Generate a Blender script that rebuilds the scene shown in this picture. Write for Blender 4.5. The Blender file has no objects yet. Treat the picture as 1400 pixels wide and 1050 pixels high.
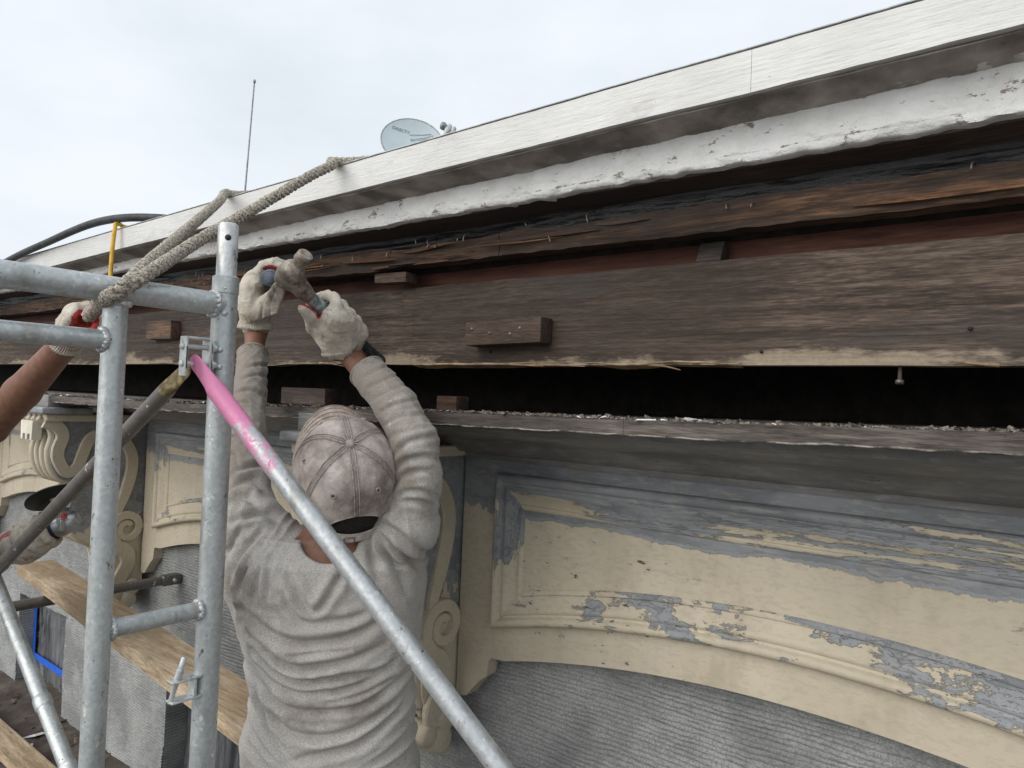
import bpy, bmesh, math, random
import numpy as np
from mathutils import Vector, Matrix
rad = math.radians
S = bpy.context.scene

# ------------------------------------------------------------------ camera, sky, sun, exposure
cam_d = bpy.data.cameras.new('camera'); cam = bpy.data.objects.new('camera', cam_d); S.collection.objects.link(cam)
S.camera = cam
cam_d.sensor_width = 36.0; cam_d.lens = 25.2; cam_d.clip_start = 0.02; cam_d.clip_end = 2000
yaw, pitch, roll = rad(38), rad(1.3), rad(2.3)
cam.matrix_world = (Matrix.Rotation(yaw, 4, 'Z') @ Matrix.Rotation(math.pi/2 + pitch, 4, 'X') @ Matrix.Rotation(roll, 4, 'Z'))

SUN_EL, SUN_AZ = 31, -14       # elevation; azimuth of the sun measured from -Y (street side) towards +X
w = bpy.data.worlds.new('World'); S.world = w; w.use_nodes = True
wn = w.node_tree; wn.nodes.clear()
out = wn.nodes.new('ShaderNodeOutputWorld'); bg = wn.nodes.new('ShaderNodeBackground')
sky = wn.nodes.new('ShaderNodeTexSky'); sky.sky_type = 'NISHITA'; sky.sun_disc = False
sky.sun_elevation = rad(SUN_EL); sky.sun_rotation = rad(180 - SUN_AZ)
sky.air_density = 1.0; sky.dust_density = 3.0
tc = wn.nodes.new('ShaderNodeTexCoord'); mp = wn.nodes.new('ShaderNodeMapping'); mp.inputs['Scale'].default_value = (1, 1, 2.4)
no = wn.nodes.new('ShaderNodeTexNoise'); no.inputs['Scale'].default_value = 2.3; no.inputs['Detail'].default_value = 5; no.inputs['Roughness'].default_value = .55
rp = wn.nodes.new('ShaderNodeValToRGB')
rp.color_ramp.elements[0].position = .3; rp.color_ramp.elements[0].color = (4.85, 5.25, 5.6, 1)
rp.color_ramp.elements[1].position = .62; rp.color_ramp.elements[1].color = (5.75, 6.05, 6.4, 1)
mx = wn.nodes.new('ShaderNodeMixRGB'); mx.inputs[0].default_value = .93
L = wn.links.new
L(tc.outputs['Generated'], mp.inputs[0]); L(mp.outputs[0], no.inputs['Vector']); L(no.outputs['Fac'], rp.inputs[0])
L(sky.outputs[0], mx.inputs[1]); L(rp.outputs[0], mx.inputs[2]); L(mx.outputs[0], bg.inputs[0]); bg.inputs[1].default_value = .115
L(bg.outputs[0], out.inputs[0])
sd = bpy.data.lights.new('sun', 'SUN'); sd.energy = 1.5; sd.angle = rad(60); sd.color = (1, .97, .93)
so = bpy.data.objects.new('sun', sd); S.collection.objects.link(so)
sdir = Vector((math.sin(rad(SUN_AZ))*math.cos(rad(SUN_EL)), -math.cos(rad(SUN_AZ))*math.cos(rad(SUN_EL)), math.sin(rad(SUN_EL))))
so.rotation_euler = sdir.to_track_quat('Z', 'Y').to_euler()
S.view_settings.view_transform = 'Standard'; S.view_settings.look = 'None'; S.view_settings.gamma = 1
S.view_settings.exposure = 0.52
S.render.engine = 'CYCLES'; S.cycles.use_denoising = True; S.cycles.max_bounces = 5; S.cycles.diffuse_bounces = 3; S.cycles.glossy_bounces = 2
try: S.cycles.denoiser = 'OPENIMAGEDENOISE'
except Exception: pass

# ------------------------------------------------------------------ helpers
C = S.collection
rng = np.random.default_rng(7); random.seed(7)
_T = rng.random((64, 64, 64))
def vnoise(p):
    p = np.asarray(p, float); i = np.floor(p).astype(int); f = p - i; f = f*f*(3-2*f)
    i &= 63; j = (i+1) & 63
    a, b, c = f[..., 0], f[..., 1], f[..., 2]
    g = lambda x, y, z: _T[x, y, z]
    x0 = g(i[...,0],i[...,1],i[...,2])*(1-a)+g(j[...,0],i[...,1],i[...,2])*a
    x1 = g(i[...,0],j[...,1],i[...,2])*(1-a)+g(j[...,0],j[...,1],i[...,2])*a
    x2 = g(i[...,0],i[...,1],j[...,2])*(1-a)+g(j[...,0],i[...,1],j[...,2])*a
    x3 = g(i[...,0],j[...,1],j[...,2])*(1-a)+g(j[...,0],j[...,1],j[...,2])*a
    return (x0*(1-b)+x1*b)*(1-c)+(x2*(1-b)+x3*b)*c
def fbm(p, n=4):
    p = np.asarray(p, float); s = 0; a = .5
    for k in range(n): s = s + a*vnoise(p*2**k + 17.3*k); a *= .5
    return s
def ridge(p): return 1 - np.abs(2*vnoise(p)-1)
def n3(*a):
    a = np.broadcast_arrays(*[np.asarray(x, float) for x in a]); return np.stack(a, -1)

def link(o, parent=None):
    C.objects.link(o)
    if parent is not None:
        o.parent = parent; o.matrix_parent_inverse = Matrix.Translation(-ROOT[parent.name])
    return o
ROOT = {}
def thing(name, label, cat, loc=(0,0,0), group=None):
    o = bpy.data.objects.new(name, None); o.empty_display_size = .05; o.location = loc; C.objects.link(o)
    o['label'] = label; o['category'] = cat
    if group: o['group'] = group
    ROOT[o.name] = Vector(loc); return o
def tag(o, label=None, cat=None, kind=None, group=None):
    if label: o['label'] = label
    if cat: o['category'] = cat
    if kind: o['kind'] = kind
    if group: o['group'] = group
    return o
def obj(name, V, F, mat, parent=None, smooth=True, angle=None):
    me = bpy.data.meshes.new(name)
    V = np.asarray(V, float)
    me.from_pydata(V.tolist(), [], [list(map(int, f)) for f in F] if not isinstance(F, np.ndarray) else F.tolist()); me.update()
    if isinstance(mat, (list, tuple)):
        for m in mat: me.materials.append(m)
    else: me.materials.append(mat)
    if smooth: me.polygons.foreach_set('use_smooth', [True]*len(me.polygons))
    if smooth and angle:
        try: me.set_sharp_from_angle(angle=rad(angle))
        except Exception: pass
    o = bpy.data.objects.new(name, me)
    ROOT[o.name] = Vector((0,0,0))
    if parent is not None and parent.type == 'EMPTY': link(o, parent)
    elif parent is not None:
        C.objects.link(o); o.parent = parent
    else: C.objects.link(o)
    return o
class MB:
    def __init__(s): s.V = []; s.F = []; s.n = 0
    def add(s, V, F):
        V = np.asarray(V, float); s.V.append(V); s.F += [[int(i)+s.n for i in f] for f in F]; s.n += len(V); return s
    def build(s, name, mat, parent=None, smooth=True, angle=35): return obj(name, np.concatenate(s.V), s.F, mat, parent, smooth, angle)
def boxg(x0,x1,y0,y1,z0,z1,b=.002):
    """bevelled box"""
    bm = bmesh.new(); bmesh.ops.create_cube(bm, size=1)
    for v in bm.verts: v.co = Vector(((x0+x1)/2+v.co.x*(x1-x0), (y0+y1)/2+v.co.y*(y1-y0), (z0+z1)/2+v.co.z*(z1-z0)))
    if b: bmesh.ops.bevel(bm, geom=bm.edges[:], offset=min(b, .4*min(x1-x0,y1-y0,z1-z0)), segments=2, affect='EDGES', profile=.6)
    bm.verts.index_update(); V = [v.co[:] for v in bm.verts]; F = [[v.index for v in f.verts] for f in bm.faces]; bm.free(); return np.array(V), F
def spline(pts, n=8):
    P = np.asarray(pts, float); Q = np.vstack([2*P[0]-P[1], P, 2*P[-1]-P[-2]]); o = []
    for i in range(len(P)-1):
        a,b,c,d = Q[i:i+4]
        for t in np.linspace(0,1,n,endpoint=False): o.append(.5*((2*b)+(c-a)*t+(2*a-5*b+4*c-d)*t*t+(3*b-a-3*c+d)*t**3))
    o.append(P[-1]); return np.array(o)
def frames(path):
    P = np.asarray(path, float); T = np.gradient(P, axis=0); T /= np.linalg.norm(T,axis=1)[:,None]+1e-12
    u = np.array([0,0,1.]) if abs(T[0][2]) < .9 else np.array([1.,0,0])
    N = []; n = u - T[0]*(u@T[0])
    for t in T:
        n = n - t*(n@t); n = n/np.linalg.norm(n); N.append(n)
    N = np.array(N); return P, T, N, np.cross(T, N)
def tube(path, r, seg=16, cap=True, rfun=None):
    P, T, N, B = frames(path); r = np.broadcast_to(np.asarray(r, float), (len(P),)); a = np.linspace(0, 2*np.pi, seg, endpoint=False)
    R = r[:,None]*np.ones(seg)[None]
    if rfun is not None: R = R*rfun(np.arange(len(P))[:,None], a[None])
    V = P[:,None]+R[...,None]*(np.cos(a)[None,:,None]*N[:,None]+np.sin(a)[None,:,None]*B[:,None])
    n = len(P); F = [[i*seg+j, i*seg+(j+1)%seg, (i+1)*seg+(j+1)%seg, (i+1)*seg+j] for i in range(n-1) for j in range(seg)]
    if cap: F += [list(range(seg))[::-1], [(n-1)*seg+j for j in range(seg)]]
    return V.reshape(-1,3), F
def lathe(axis0, axis1, prof, seg=20):
    a0 = np.array(axis0, float); a1 = np.array(axis1, float); d = a1-a0
    return tube([a0+d*t for t,_ in prof], [max(r,1e-4) for _,r in prof], seg) if True else None
def lathe_t(a0, a1, prof, seg=20):
    """prof: (t, r) may repeat t (steps): rings built directly"""
    a0 = np.array(a0,float); d = np.array(a1,float)-a0; t = d/np.linalg.norm(d)
    u = np.array([0,0,1.]) if abs(t[2]) < .9 else np.array([1.,0,0]); n = u-t*(u@t); n /= np.linalg.norm(n); b = np.cross(t,n)
    a = np.linspace(0,2*np.pi,seg,endpoint=False)
    V = np.concatenate([a0+d*k+r*(np.cos(a)[:,None]*n+np.sin(a)[:,None]*b) for k,r in prof])
    m = len(prof); F = [[i*seg+j,i*seg+(j+1)%seg,(i+1)*seg+(j+1)%seg,(i+1)*seg+j] for i in range(m-1) for j in range(seg)]
    F += [list(range(seg))[::-1],[(m-1)*seg+j for j in range(seg)]]; return V, F
def gridf(nu, nv, off=0): return [[off+i*nv+j, off+(i+1)*nv+j, off+(i+1)*nv+j+1, off+i*nv+j+1] for i in range(nu-1) for j in range(nv-1)]
def strip(x0, x1, prof, dx=.02, disp=None, closed=True):
    """extrude a (y,z) profile along X, dense, with displacement disp(V)->dV ; closed profile gets end caps"""
    pr = np.asarray(prof, float); nx = max(2, int((x1-x0)/dx)+1); xs = np.linspace(x0,x1,nx); m = len(pr)
    V = np.zeros((nx,m,3)); V[...,0] = xs[:,None]; V[...,1] = pr[None,:,0]; V[...,2] = pr[None,:,1]
    if disp is not None: V = V + disp(V)
    F = []
    for i in range(nx-1):
        for j in range(m if closed else m-1):
            k = (j+1)%m; F.append([i*m+j,(i+1)*m+j,(i+1)*m+k,i*m+k])
    if closed: F += [list(range(m)), [(nx-1)*m+j for j in range(m)][::-1]]
    return V.reshape(-1,3), F
def densify(poly, d):
    o = []; n = len(poly)
    for i in range(n):
        a = np.array(poly[i],float); b = np.array(poly[(i+1)%n],float); k = max(1,int(np.linalg.norm(b-a)/d))
        for t in range(k): o.append(a+(b-a)*t/k)
    return np.array(o)
def prism(poly_yz, x0, x1):
    p = np.asarray(poly_yz,float); n = len(p); V = np.zeros((2*n,3)); V[:n,0]=x0; V[n:,0]=x1; V[:n,1:]=p; V[n:,1:]=p
    F = [[i,(i+1)%n,n+(i+1)%n,n+i] for i in range(n)] + [list(range(n))[::-1], list(range(n,2*n))]
    return V, F

def poly_solid(poly, lo, hi, mk):
    """closed prism of a simple polygon; mk(u,v,t) -> xyz, t = lo / hi"""
    from mathutils.geometry import tessellate_polygon
    p=[(float(a),float(b)) for a,b in poly]; n=len(p); ar=sum(p[i][0]*p[(i+1)%n][1]-p[(i+1)%n][0]*p[i][1] for i in range(n))
    if ar<0: p=p[::-1]
    tri=tessellate_polygon([[Vector((a,b,0)) for a,b in p]])
    V=[mk(a,b,lo) for a,b in p]+[mk(a,b,hi) for a,b in p]; F=[]
    for t in tri:
        a,b,c=t; cr=(p[b][0]-p[a][0])*(p[c][1]-p[a][1])-(p[b][1]-p[a][1])*(p[c][0]-p[a][0])
        if cr<0: a,b,c=c,b,a
        F.append([c,b,a]); F.append([n+a,n+b,n+c])
    F+=[[i,(i+1)%n,n+(i+1)%n,n+i] for i in range(n)]
    bm=bmesh.new(); vs=[bm.verts.new(v) for v in V]
    for f in F: bm.faces.new([vs[i] for i in f])
    bmesh.ops.recalc_face_normals(bm,faces=bm.faces[:]); bm.verts.index_update(); V=np.array([v.co[:] for v in bm.verts]); F=[[v.index for v in q.verts] for q in bm.faces]; bm.free(); return V,F

# SDF fields and surface nets
class Field:
    def __init__(s, lo, hi, res):
        s.lo = np.array(lo,float); s.res = res; s.n = np.ceil((np.array(hi)-s.lo)/res).astype(int)+1; s.v = np.full(s.n, 1.0, np.float32)
    def op(s, fn, lo, hi, k=.01, mode='add', margin=None):
        m = (k+3*s.res) if margin is None else margin
        a = np.clip(np.floor((np.array(lo)-m-s.lo)/s.res).astype(int),0,s.n-1); b = np.clip(np.ceil((np.array(hi)+m-s.lo)/s.res).astype(int)+1,1,s.n)
        if (b<=a).any(): return
        ax = [(s.lo[i]+s.res*np.arange(a[i],b[i])) for i in range(3)]
        X,Y,Z = ax[0][:,None,None],ax[1][None,:,None],ax[2][None,None,:]
        d = fn(X,Y,Z).astype(np.float32); sl = tuple(slice(a[i],b[i]) for i in range(3)); v = s.v[sl]
        if mode == 'add':
            h = np.clip(.5+.5*(v-d)/k,0,1); s.v[sl] = v+(d-v)*h-k*h*(1-h)
        elif mode == 'sub': s.v[sl] = np.maximum(v,-d)
        elif mode == 'clip': s.v[sl] = np.maximum(v,d)
    def cone(s, a, b, ra, rb, k=.01, mode='add', sq=None):
        a = np.array(a,float); b = np.array(b,float); d = b-a; L2 = d@d+1e-12
        def fn(X,Y,Z):
            t = np.clip(((X-a[0])*d[0]+(Y-a[1])*d[1]+(Z-a[2])*d[2])/L2,0,1)
            return np.sqrt((X-a[0]-t*d[0])**2+(Y-a[1]-t*d[1])**2+(Z-a[2]-t*d[2])**2)-(ra+(rb-ra)*t)
        R = max(ra,rb); s.op(fn, np.minimum(a,b)-R, np.maximum(a,b)+R, k, mode)
    def ell(s, c, ax, rr, k=.01, mode='add'):
        c = np.array(c,float); ax = [np.array(q,float)/np.linalg.norm(q) for q in ax]; rr = np.array(rr,float); mn = rr.min()
        def fn(X,Y,Z):
            q = 0
            for e,r in zip(ax,rr): q = q+(((X-c[0])*e[0]+(Y-c[1])*e[1]+(Z-c[2])*e[2])/r)**2
            q = np.sqrt(q+1e-12); return (q-1)*mn*(1 if mn==rr.max() else 1)
        R = rr.max(); s.op(fn, c-R, c+R, k, mode)
    def chain(s, pts, rs, k=.006):
        for i in range(len(pts)-1): s.cone(pts[i],pts[i+1],rs[i],rs[i+1],k)
    def mesh(s, smooth=1):
        v = s.v; sg = v < 0; c = [slice(None,-1), slice(1,None)]
        cnt = np.zeros(np.array(v.shape)-1,np.int8); acc = np.zeros(cnt.shape+(3,),np.float32); 
        cs = sg[:-1,:-1,:-1].astype(np.int8)*0
        tot = np.zeros(cnt.shape,np.int8)
        for i in (0,1):
            for j in (0,1):
                for k in (0,1): tot += sg[c[i],c[j],c[k]]
        act = (tot>0)&(tot<8); I = np.argwhere(act); idx = -np.ones(cnt.shape,np.int32); idx[act] = np.arange(len(I))
        vals = np.stack([v[I[:,0]+i,I[:,1]+j,I[:,2]+k] for i in (0,1) for j in (0,1) for k in (0,1)],1)
        cor = np.array([(i,j,k) for i in (0,1) for j in (0,1) for k in (0,1)],float)
        A = np.zeros((len(I),3)); W = np.zeros(len(I))
        for p in range(8):
            for q in range(p+1,8):
                if np.abs(cor[p]-cor[q]).sum()!=1: continue
                va,vb = vals[:,p],vals[:,q]; m = (va<0)!=(vb<0); t = np.where(m,va/np.where(m,va-vb,1),0)
                A += np.where(m[:,None],cor[p]+(cor[q]-cor[p])*t[:,None],0); W += m
        V = s.lo+s.res*(I+A/W[:,None]); F = []
        for ax in range(3):
            o1,o2 = [(1,2),(2,0),(0,1)][ax]
            sl0=[slice(None)]*3; sl1=[slice(None)]*3; sl0[ax]=slice(None,-1); sl1[ax]=slice(1,None)
            a,b = sg[tuple(sl0)],sg[tuple(sl1)]; E = np.argwhere(a!=b)
            ok = (E[:,o1]>0)&(E[:,o2]>0)&(E[:,o1]<idx.shape[o1])&(E[:,o2]<idx.shape[o2]); E = E[ok]; fl = a[tuple(E.T)]
            def g(d1,d2):
                q = E.copy(); q[:,o1]-=d1; q[:,o2]-=d2; return idx[tuple(q.T)]
            Q = np.stack([g(1,1),g(0,1),g(0,0),g(1,0)],1); Q[~fl] = Q[~fl][:,::-1]; F.append(Q)
        F = np.concatenate(F); F = F[(F>=0).all(1)]
        for _ in range(smooth):
            S_ = np.zeros_like(V); n = np.zeros(len(V))
            for a,b in ((0,1),(1,2),(2,3),(3,0)):
                np.add.at(S_,F[:,a],V[F[:,b]]); np.add.at(S_,F[:,b],V[F[:,a]]); np.add.at(n,F[:,a],1); np.add.at(n,F[:,b],1)
            V = .5*V+.5*S_/np.maximum(n,1)[:,None]
        return V, F
def vnorm(V,F):
    n = np.cross(V[F[:,2]]-V[F[:,0]],V[F[:,3]]-V[F[:,1]]); N = np.zeros_like(V)
    for k in range(4): np.add.at(N,F[:,k],n)
    return N/(np.linalg.norm(N,axis=1)[:,None]+1e-12)

# ------------------------------------------------------------------ materials
class M:
    def __init__(s, name, rough=.6, metal=0, spec=.4):
        s.m = bpy.data.materials.new(name); s.m.use_nodes = True; s.t = s.m.node_tree; s.b = s.t.nodes['Principled BSDF']
        s.b.inputs['Roughness'].default_value = rough; s.b.inputs['Metallic'].default_value = metal; s.b.inputs['Specular IOR Level'].default_value = spec
        s.geo = None; s.bump_n = None
    def N(s, t, **k):
        n = s.t.nodes.new(t)
        for a,b in k.items(): setattr(n,a,b)
        return n
    def pos(s, scale=(1,1,1), loc=(0,0,0), rot=(0,0,0), obj=False):
        if obj: src = s.N('ShaderNodeTexCoord').outputs['Object']
        else: src = s.N('ShaderNodeNewGeometry').outputs['Position']
        m = s.N('ShaderNodeMapping'); m.inputs['Scale'].default_value = scale; m.inputs['Location'].default_value = loc; m.inputs['Rotation'].default_value = rot
        s.t.links.new(src, m.inputs[0]); return m.outputs[0]
    def noise(s, scale, detail=4, rough=.55, vec=None, dist=0):
        n = s.N('ShaderNodeTexNoise'); n.inputs['Scale'].default_value = scale; n.inputs['Detail'].default_value = detail; n.inputs['Roughness'].default_value = rough; n.inputs['Distortion'].default_value = dist
        s.t.links.new(vec if vec is not None else s.pos(), n.inputs['Vector']); return n.outputs['Fac']
    def wave(s, scale, dist=2, vec=None, dir='Z', detail=2, dscale=1):
        n = s.N('ShaderNodeTexWave', bands_direction=dir); n.inputs['Scale'].default_value = scale; n.inputs['Distortion'].default_value = dist; n.inputs['Detail'].default_value = detail; n.inputs['Detail Scale'].default_value = dscale
        s.t.links.new(vec if vec is not None else s.pos(), n.inputs['Vector']); return n.outputs['Fac']
    def vor(s, scale, vec=None, feat='F1', out='Distance'):
        n = s.N('ShaderNodeTexVoronoi', feature=feat); n.inputs['Scale'].default_value = scale; s.t.links.new(vec if vec is not None else s.pos(), n.inputs['Vector']); return n.outputs[out]
    def val(s, a): return a
    def sock(s, i, v):
        if isinstance(v,(int,float)): i.default_value = v
        elif isinstance(v,tuple): i.default_value = v if len(v)==4 else v+(1,)
        else: s.t.links.new(v,i)
    def math(s, op, a, b=0, clamp=False):
        n = s.N('ShaderNodeMath', operation=op); n.use_clamp = clamp; s.sock(n.inputs[0],a); s.sock(n.inputs[1],b); return n.outputs[0]
    def step(s, x, a, b):
        n = s.N('ShaderNodeMapRange', interpolation_type='SMOOTHSTEP'); s.sock(n.inputs[0],x); n.inputs[1].default_value=a; n.inputs[2].default_value=b; return n.outputs[0]
    def mix(s, f, a, b, mode='MIX'):
        n = s.N('ShaderNodeMixRGB', blend_type=mode); s.sock(n.inputs[0],f); s.sock(n.inputs[1],a); s.sock(n.inputs[2],b); return n.outputs[0]
    def ramp(s, f, *st):
        n = s.N('ShaderNodeValToRGB'); s.sock(n.inputs[0],f); e = n.color_ramp.elements
        while len(e)<len(st): e.new(.5)
        for q,(p,c) in zip(e,st): q.position=p; q.color = c+(1,) if len(c)==3 else c
        return n.outputs[0]
    def z(s):
        n = s.N('ShaderNodeSeparateXYZ'); s.t.links.new(s.N('ShaderNodeNewGeometry').outputs['Position'], n.inputs[0]); return n.outputs
    def col(s, c): s.sock(s.b.inputs['Base Color'], c); return s
    def rough(s, c): s.sock(s.b.inputs['Roughness'], c); return s
    def bump(s, h, dist=.002, strength=1):
        n = s.N('ShaderNodeBump'); n.inputs['Distance'].default_value = dist; n.inputs['Strength'].default_value = strength; s.sock(n.inputs['Height'],h)
        if s.bump_n is not None: s.t.links.new(s.bump_n, n.inputs['Normal'])
        s.bump_n = n.outputs[0]; s.t.links.new(s.bump_n, s.b.inputs['Normal']); return s

def m_simple(name, c, rough=.6, metal=0, var=.25, scale=30, bump=0, spec=.4):
    m = M(name, rough, metal, spec); n = m.noise(scale,5,.6)
    d = tuple(x*(1-var) for x in c); l = tuple(min(1,x*(1+var)) for x in c)
    m.col(m.ramp(n,(.39,d),(.61,l)))
    if bump: m.bump(m.noise(scale*3,4), bump)
    return m.m
MT = {}
# fascia: brushed white paint, fine horizontal grain
m = M('white_fascia_paint', .55); g = m.noise(110,4,.65,m.pos((.10,1,1.3))); d = m.noise(5,6,.7)
c = m.ramp(d,(.3,(.56,.555,.535)),(.6,(.66,.655,.635))); c = m.mix(m.math('MULTIPLY',m.step(m.noise(16,5,.75,m.pos((.3,1,.8))),.54,.70),.5),c,(.42,.40,.36)); c = m.mix(m.step(m.noise(60,4,.75,m.pos((.6,1,1),(3,1,1))),.68,.71),c,(.25,.22,.19)); m.col(c); m.bump(g,.0018); m.bump(m.noise(40,4,.7,m.pos((.3,1,1))),.002); m.bump(m.noise(9,3),.003); MT['fascia']=m.m
m = M('white_flaking_paint', .6); d = m.noise(14,8,.7); dn=m.noise(9,4); v = m.vor(17,m.mix(.12,m.pos((.45,1,1.2)),m.noise(14,3)),'DISTANCE_TO_EDGE'); n2 = m.noise(5,4)
crack = m.math('MULTIPLY', m.math('SUBTRACT',1,m.step(v,.0,.010)), m.step(n2,.52,.60))
c = m.ramp(d,(.3,(.66,.66,.645)),(.60,(.80,.80,.79))); zc=m.z()[2]; edge=m.math('ADD',m.math('SUBTRACT',.35,m.math('DIVIDE',m.math('ABSOLUTE',m.math('SUBTRACT',.3955,zc)),.005)),m.math('MULTIPLY',m.math('SUBTRACT',m.noise(22,5,.75),.5),4.0)); c = m.mix(m.step(edge,.2,.9),c,(.15,.13,.105)); c = m.mix(m.step(m.noise(34,5,.8,m.pos((.5,1,1))),.585,.64),c,(.26,.22,.18))
fl=m.step(m.noise(9,4,.6,m.pos((.5,1,1.2))),.53,.56); m.col(c); m.bump(d,.007); m.bump(m.noise(95,4,.7),.0022); MT['crown']=m.m
def wood(name, dark, mid, light, stain=None, gs=40, rough=.75, bump=.0015, lowz=None):
    m = M(name, rough, 0, .3); st = m.pos((.05,1,1)); fg = m.noise(gs*7,3,.7,m.pos((.10,1,1)),.3); g = m.math('ADD',m.math('MULTIPLY',m.noise(gs*2.2,4,.7,st,.4),.5),m.math('MULTIPLY',fg,.5)); gw = m.noise(gs*.35,5,.65,m.pos((.09,1,1)),1.2); l = m.noise(2.4,5,.6,m.pos((.6,1,1)))
    x = m.math('ADD', m.math('MULTIPLY',g,.76), m.math('MULTIPLY',gw,.24))
    c = m.ramp(x,(.42,dark),(.5,mid),(.595,light)); c = m.mix(m.step(l,.44,.58),c,m.mix(.60,c,dark))
    if stain: c = m.mix(m.step(m.noise(3.1,6,.65,m.pos((.5,1,1.6),(3,1,2))),.52,.62),c,m.mix(.6,c,stain))
    if lowz:
        zz = m.z()[2]; k = m.math('ADD', m.math('MULTIPLY',m.math('SUBTRACT',lowz[0],zz),lowz[1]), m.math('SUBTRACT',m.noise(9,5,.75,m.pos((.6,1,2.0))),.52)); k = m.math('ADD',k,m.math('MULTIPLY',m.math('SUBTRACT',m.noise(1.9,2,.5,m.pos((1,.1,.1),(2.2,0,0))),.50),1.3))
        c = m.mix(m.step(k,.02,.2),c,m.mix(m.noise(70,6,.8),lowz[2],lowz[3]))
    kn = m.step(m.vor(2.6,m.pos((1,.2,2.2),(1.3,0,.4))),.09,.05); c = m.mix(m.math('MULTIPLY',kn,.75),c,dark); m.col(c); m.bump(x,bump*1.4); return m.m
MT['beam'] = wood('weathered_brown_board',(.034,.024,.018),(.080,.057,.043),(.160,.118,.090),(.050,.043,.039),46,lowz=(.100,8,(.12,.09,.065),(.44,.36,.26)))
MT['redwood'] = wood('red_brown_timber',(.085,.034,.024),(.155,.066,.046),(.24,.11,.078),(.05,.02,.015),14)
MT['soffit'] = wood('dark_soffit_wood',(.035,.024,.02),(.075,.052,.044),(.12,.09,.075),(.04,.03,.03),30)
MT['lath'] = wood('split_orange_lath',(.024,.016,.012),(.058,.035,.024),(.17,.092,.048),(.035,.026,.022),22,bump=.003)
MT['dirtypaint'] = m_simple('dirty_bare_underside',(.30,.265,.24),.8,var=.45,scale=9,bump=.002)
MT['fringe'] = m_simple('grey_white_paint_crust',(.17,.15,.13),.85,var=.8,scale=30,bump=.002)
MT['bead'] = m_simple('dirty_lumpy_filler',(.40,.37,.335),.9,var=.45,scale=26,bump=.003)
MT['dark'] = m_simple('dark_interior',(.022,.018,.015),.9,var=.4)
MT['block'] = wood('old_block_wood',(.04,.028,.022),(.10,.066,.048),(.2,.13,.09),(.2,.11,.06),60)
MT['ledge'] = wood('weathered_ledge',(.040,.032,.028),(.095,.080,.070),(.18,.155,.135),(.065,.055,.05),34)
MT['plank'] = wood('pale_scaffold_plank',(.26,.18,.105),(.45,.345,.23),(.62,.51,.37),(.20,.155,.11),34)
MT['lath2'] = wood('fresh_split_wood',(.07,.035,.02),(.17,.085,.045),(.36,.19,.095),None,40)
m = M('black_tar_paper', .38,0,.5); d = m.noise(26,7,.65,m.pos((.35,1,1))); m.col(m.ramp(d,(.35,(.003,.0035,.005)),(.7,(.015,.016,.020)))); m.bump(d,.008); MT['tar']=m.m
def paint(name, zmid, zw, amp=.9, bias=0., stretch=(1,1,1), scale=7, chip=.645, scrape=.22, cream=(.60,.53,.405), grey=(.235,.245,.256)):
    m = M(name, .58, 0, .35); p = m.pos(stretch); zz = m.z()[2]
    n = m.noise(scale,6,.62,p,.3); n2 = m.noise(scale*5,5,.75,m.pos((stretch[0]*1.3,1,stretch[2]*.7)))
    k = m.math('DIVIDE', m.math('SUBTRACT',zmid,zz), zw); k = m.math('MINIMUM',m.math('MAXIMUM',k,-1),1)
    k = m.math('ADD', k, m.math('MULTIPLY',m.math('SUBTRACT',n,.5-bias),amp*2)); k = m.math('ADD',k,m.math('MULTIPLY',m.math('SUBTRACT',n2,.5),.6))
    hf = m.noise(75,4,.8,m.pos((.6,1,.9))); k = m.math('ADD',k,m.math('MULTIPLY',m.math('SUBTRACT',hf,.5),.4))
    f = m.step(k,-.04,.06); fu = m.step(k,-.26,-.16)
    cr = m.mix(m.step(m.noise(2.5,4),.42,.60),cream,tuple(x*.86 for x in cream)); cr = m.mix(m.math('MULTIPLY',m.step(m.noise(130,3,.7,m.pos((.4,1,1))),.48,.62),.30),cr,tuple(x*.62 for x in cream))
    gr = m.mix(m.step(m.noise(9,5,.7,m.pos((.5,1,1.4))),.42,.60),tuple(x*.85 for x in grey),tuple(x*1.22 for x in grey)); gr = m.mix(m.math('MULTIPLY',m.step(m.noise(60,4,.75,m.pos((.25,1,1.5))),.53,.60),scrape),gr,tuple(min(1,.5*x+.5*y) for x,y in zip(cream,(.6,.6,.6))))
    c = m.mix(m.math('MULTIPLY',fu,.6),gr,tuple(min(1,x*1.35) for x in grey)); c = m.mix(f,c,cr)
    sp = m.step(m.noise(46,5,.75,m.pos((.5,1,1.3),(5,2,1))),chip,chip+.03); sp2 = m.step(m.noise(3.3,2),.50,.60)
    ch = m.math('MULTIPLY',sp,sp2); c = m.mix(ch,c,m.mix(m.step(m.noise(9,2),.45,.55),(.12,.09,.075),grey)); c = m.mix(m.math('MULTIPLY',m.step(m.noise(4.5,4,.7,m.pos((1.5,1,.5))),.5,.72),.35),c,(.27,.22,.15))
    m.col(c); m.bump(m.math('ADD',f,m.math('MULTIPLY',fu,.6)),.0022); m.bump(m.math('MULTIPLY',ch,-1),.002); m.bump(m.noise(22,4,.6),.0022); return m.m
MT['frieze'] = paint('peeling_cream_over_grey_paint',-.262,.09,.7,.02)
MT['field'] = paint('peeling_panel_paint',-.270,.035,.6,scale=4.5,chip=.635)
MT['mould_top'] = paint('moulding_paint_grey',-.220,.10,1.5,.015,(.22,1,3.2),8)
MT['mould_side'] = paint('moulding_paint_mixed',-.315,.25,1.1,.03,(1,1,.45),16)
MT['mould_low'] = paint('moulding_paint_cream',-.37,.3,1.4,-.015,(.55,1,1.5),12,chip=.635)
MT['grey'] = paint('grey_paint',-.9,.3,.25,-.1,scrape=.14,grey=(.185,.183,.178))
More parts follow.
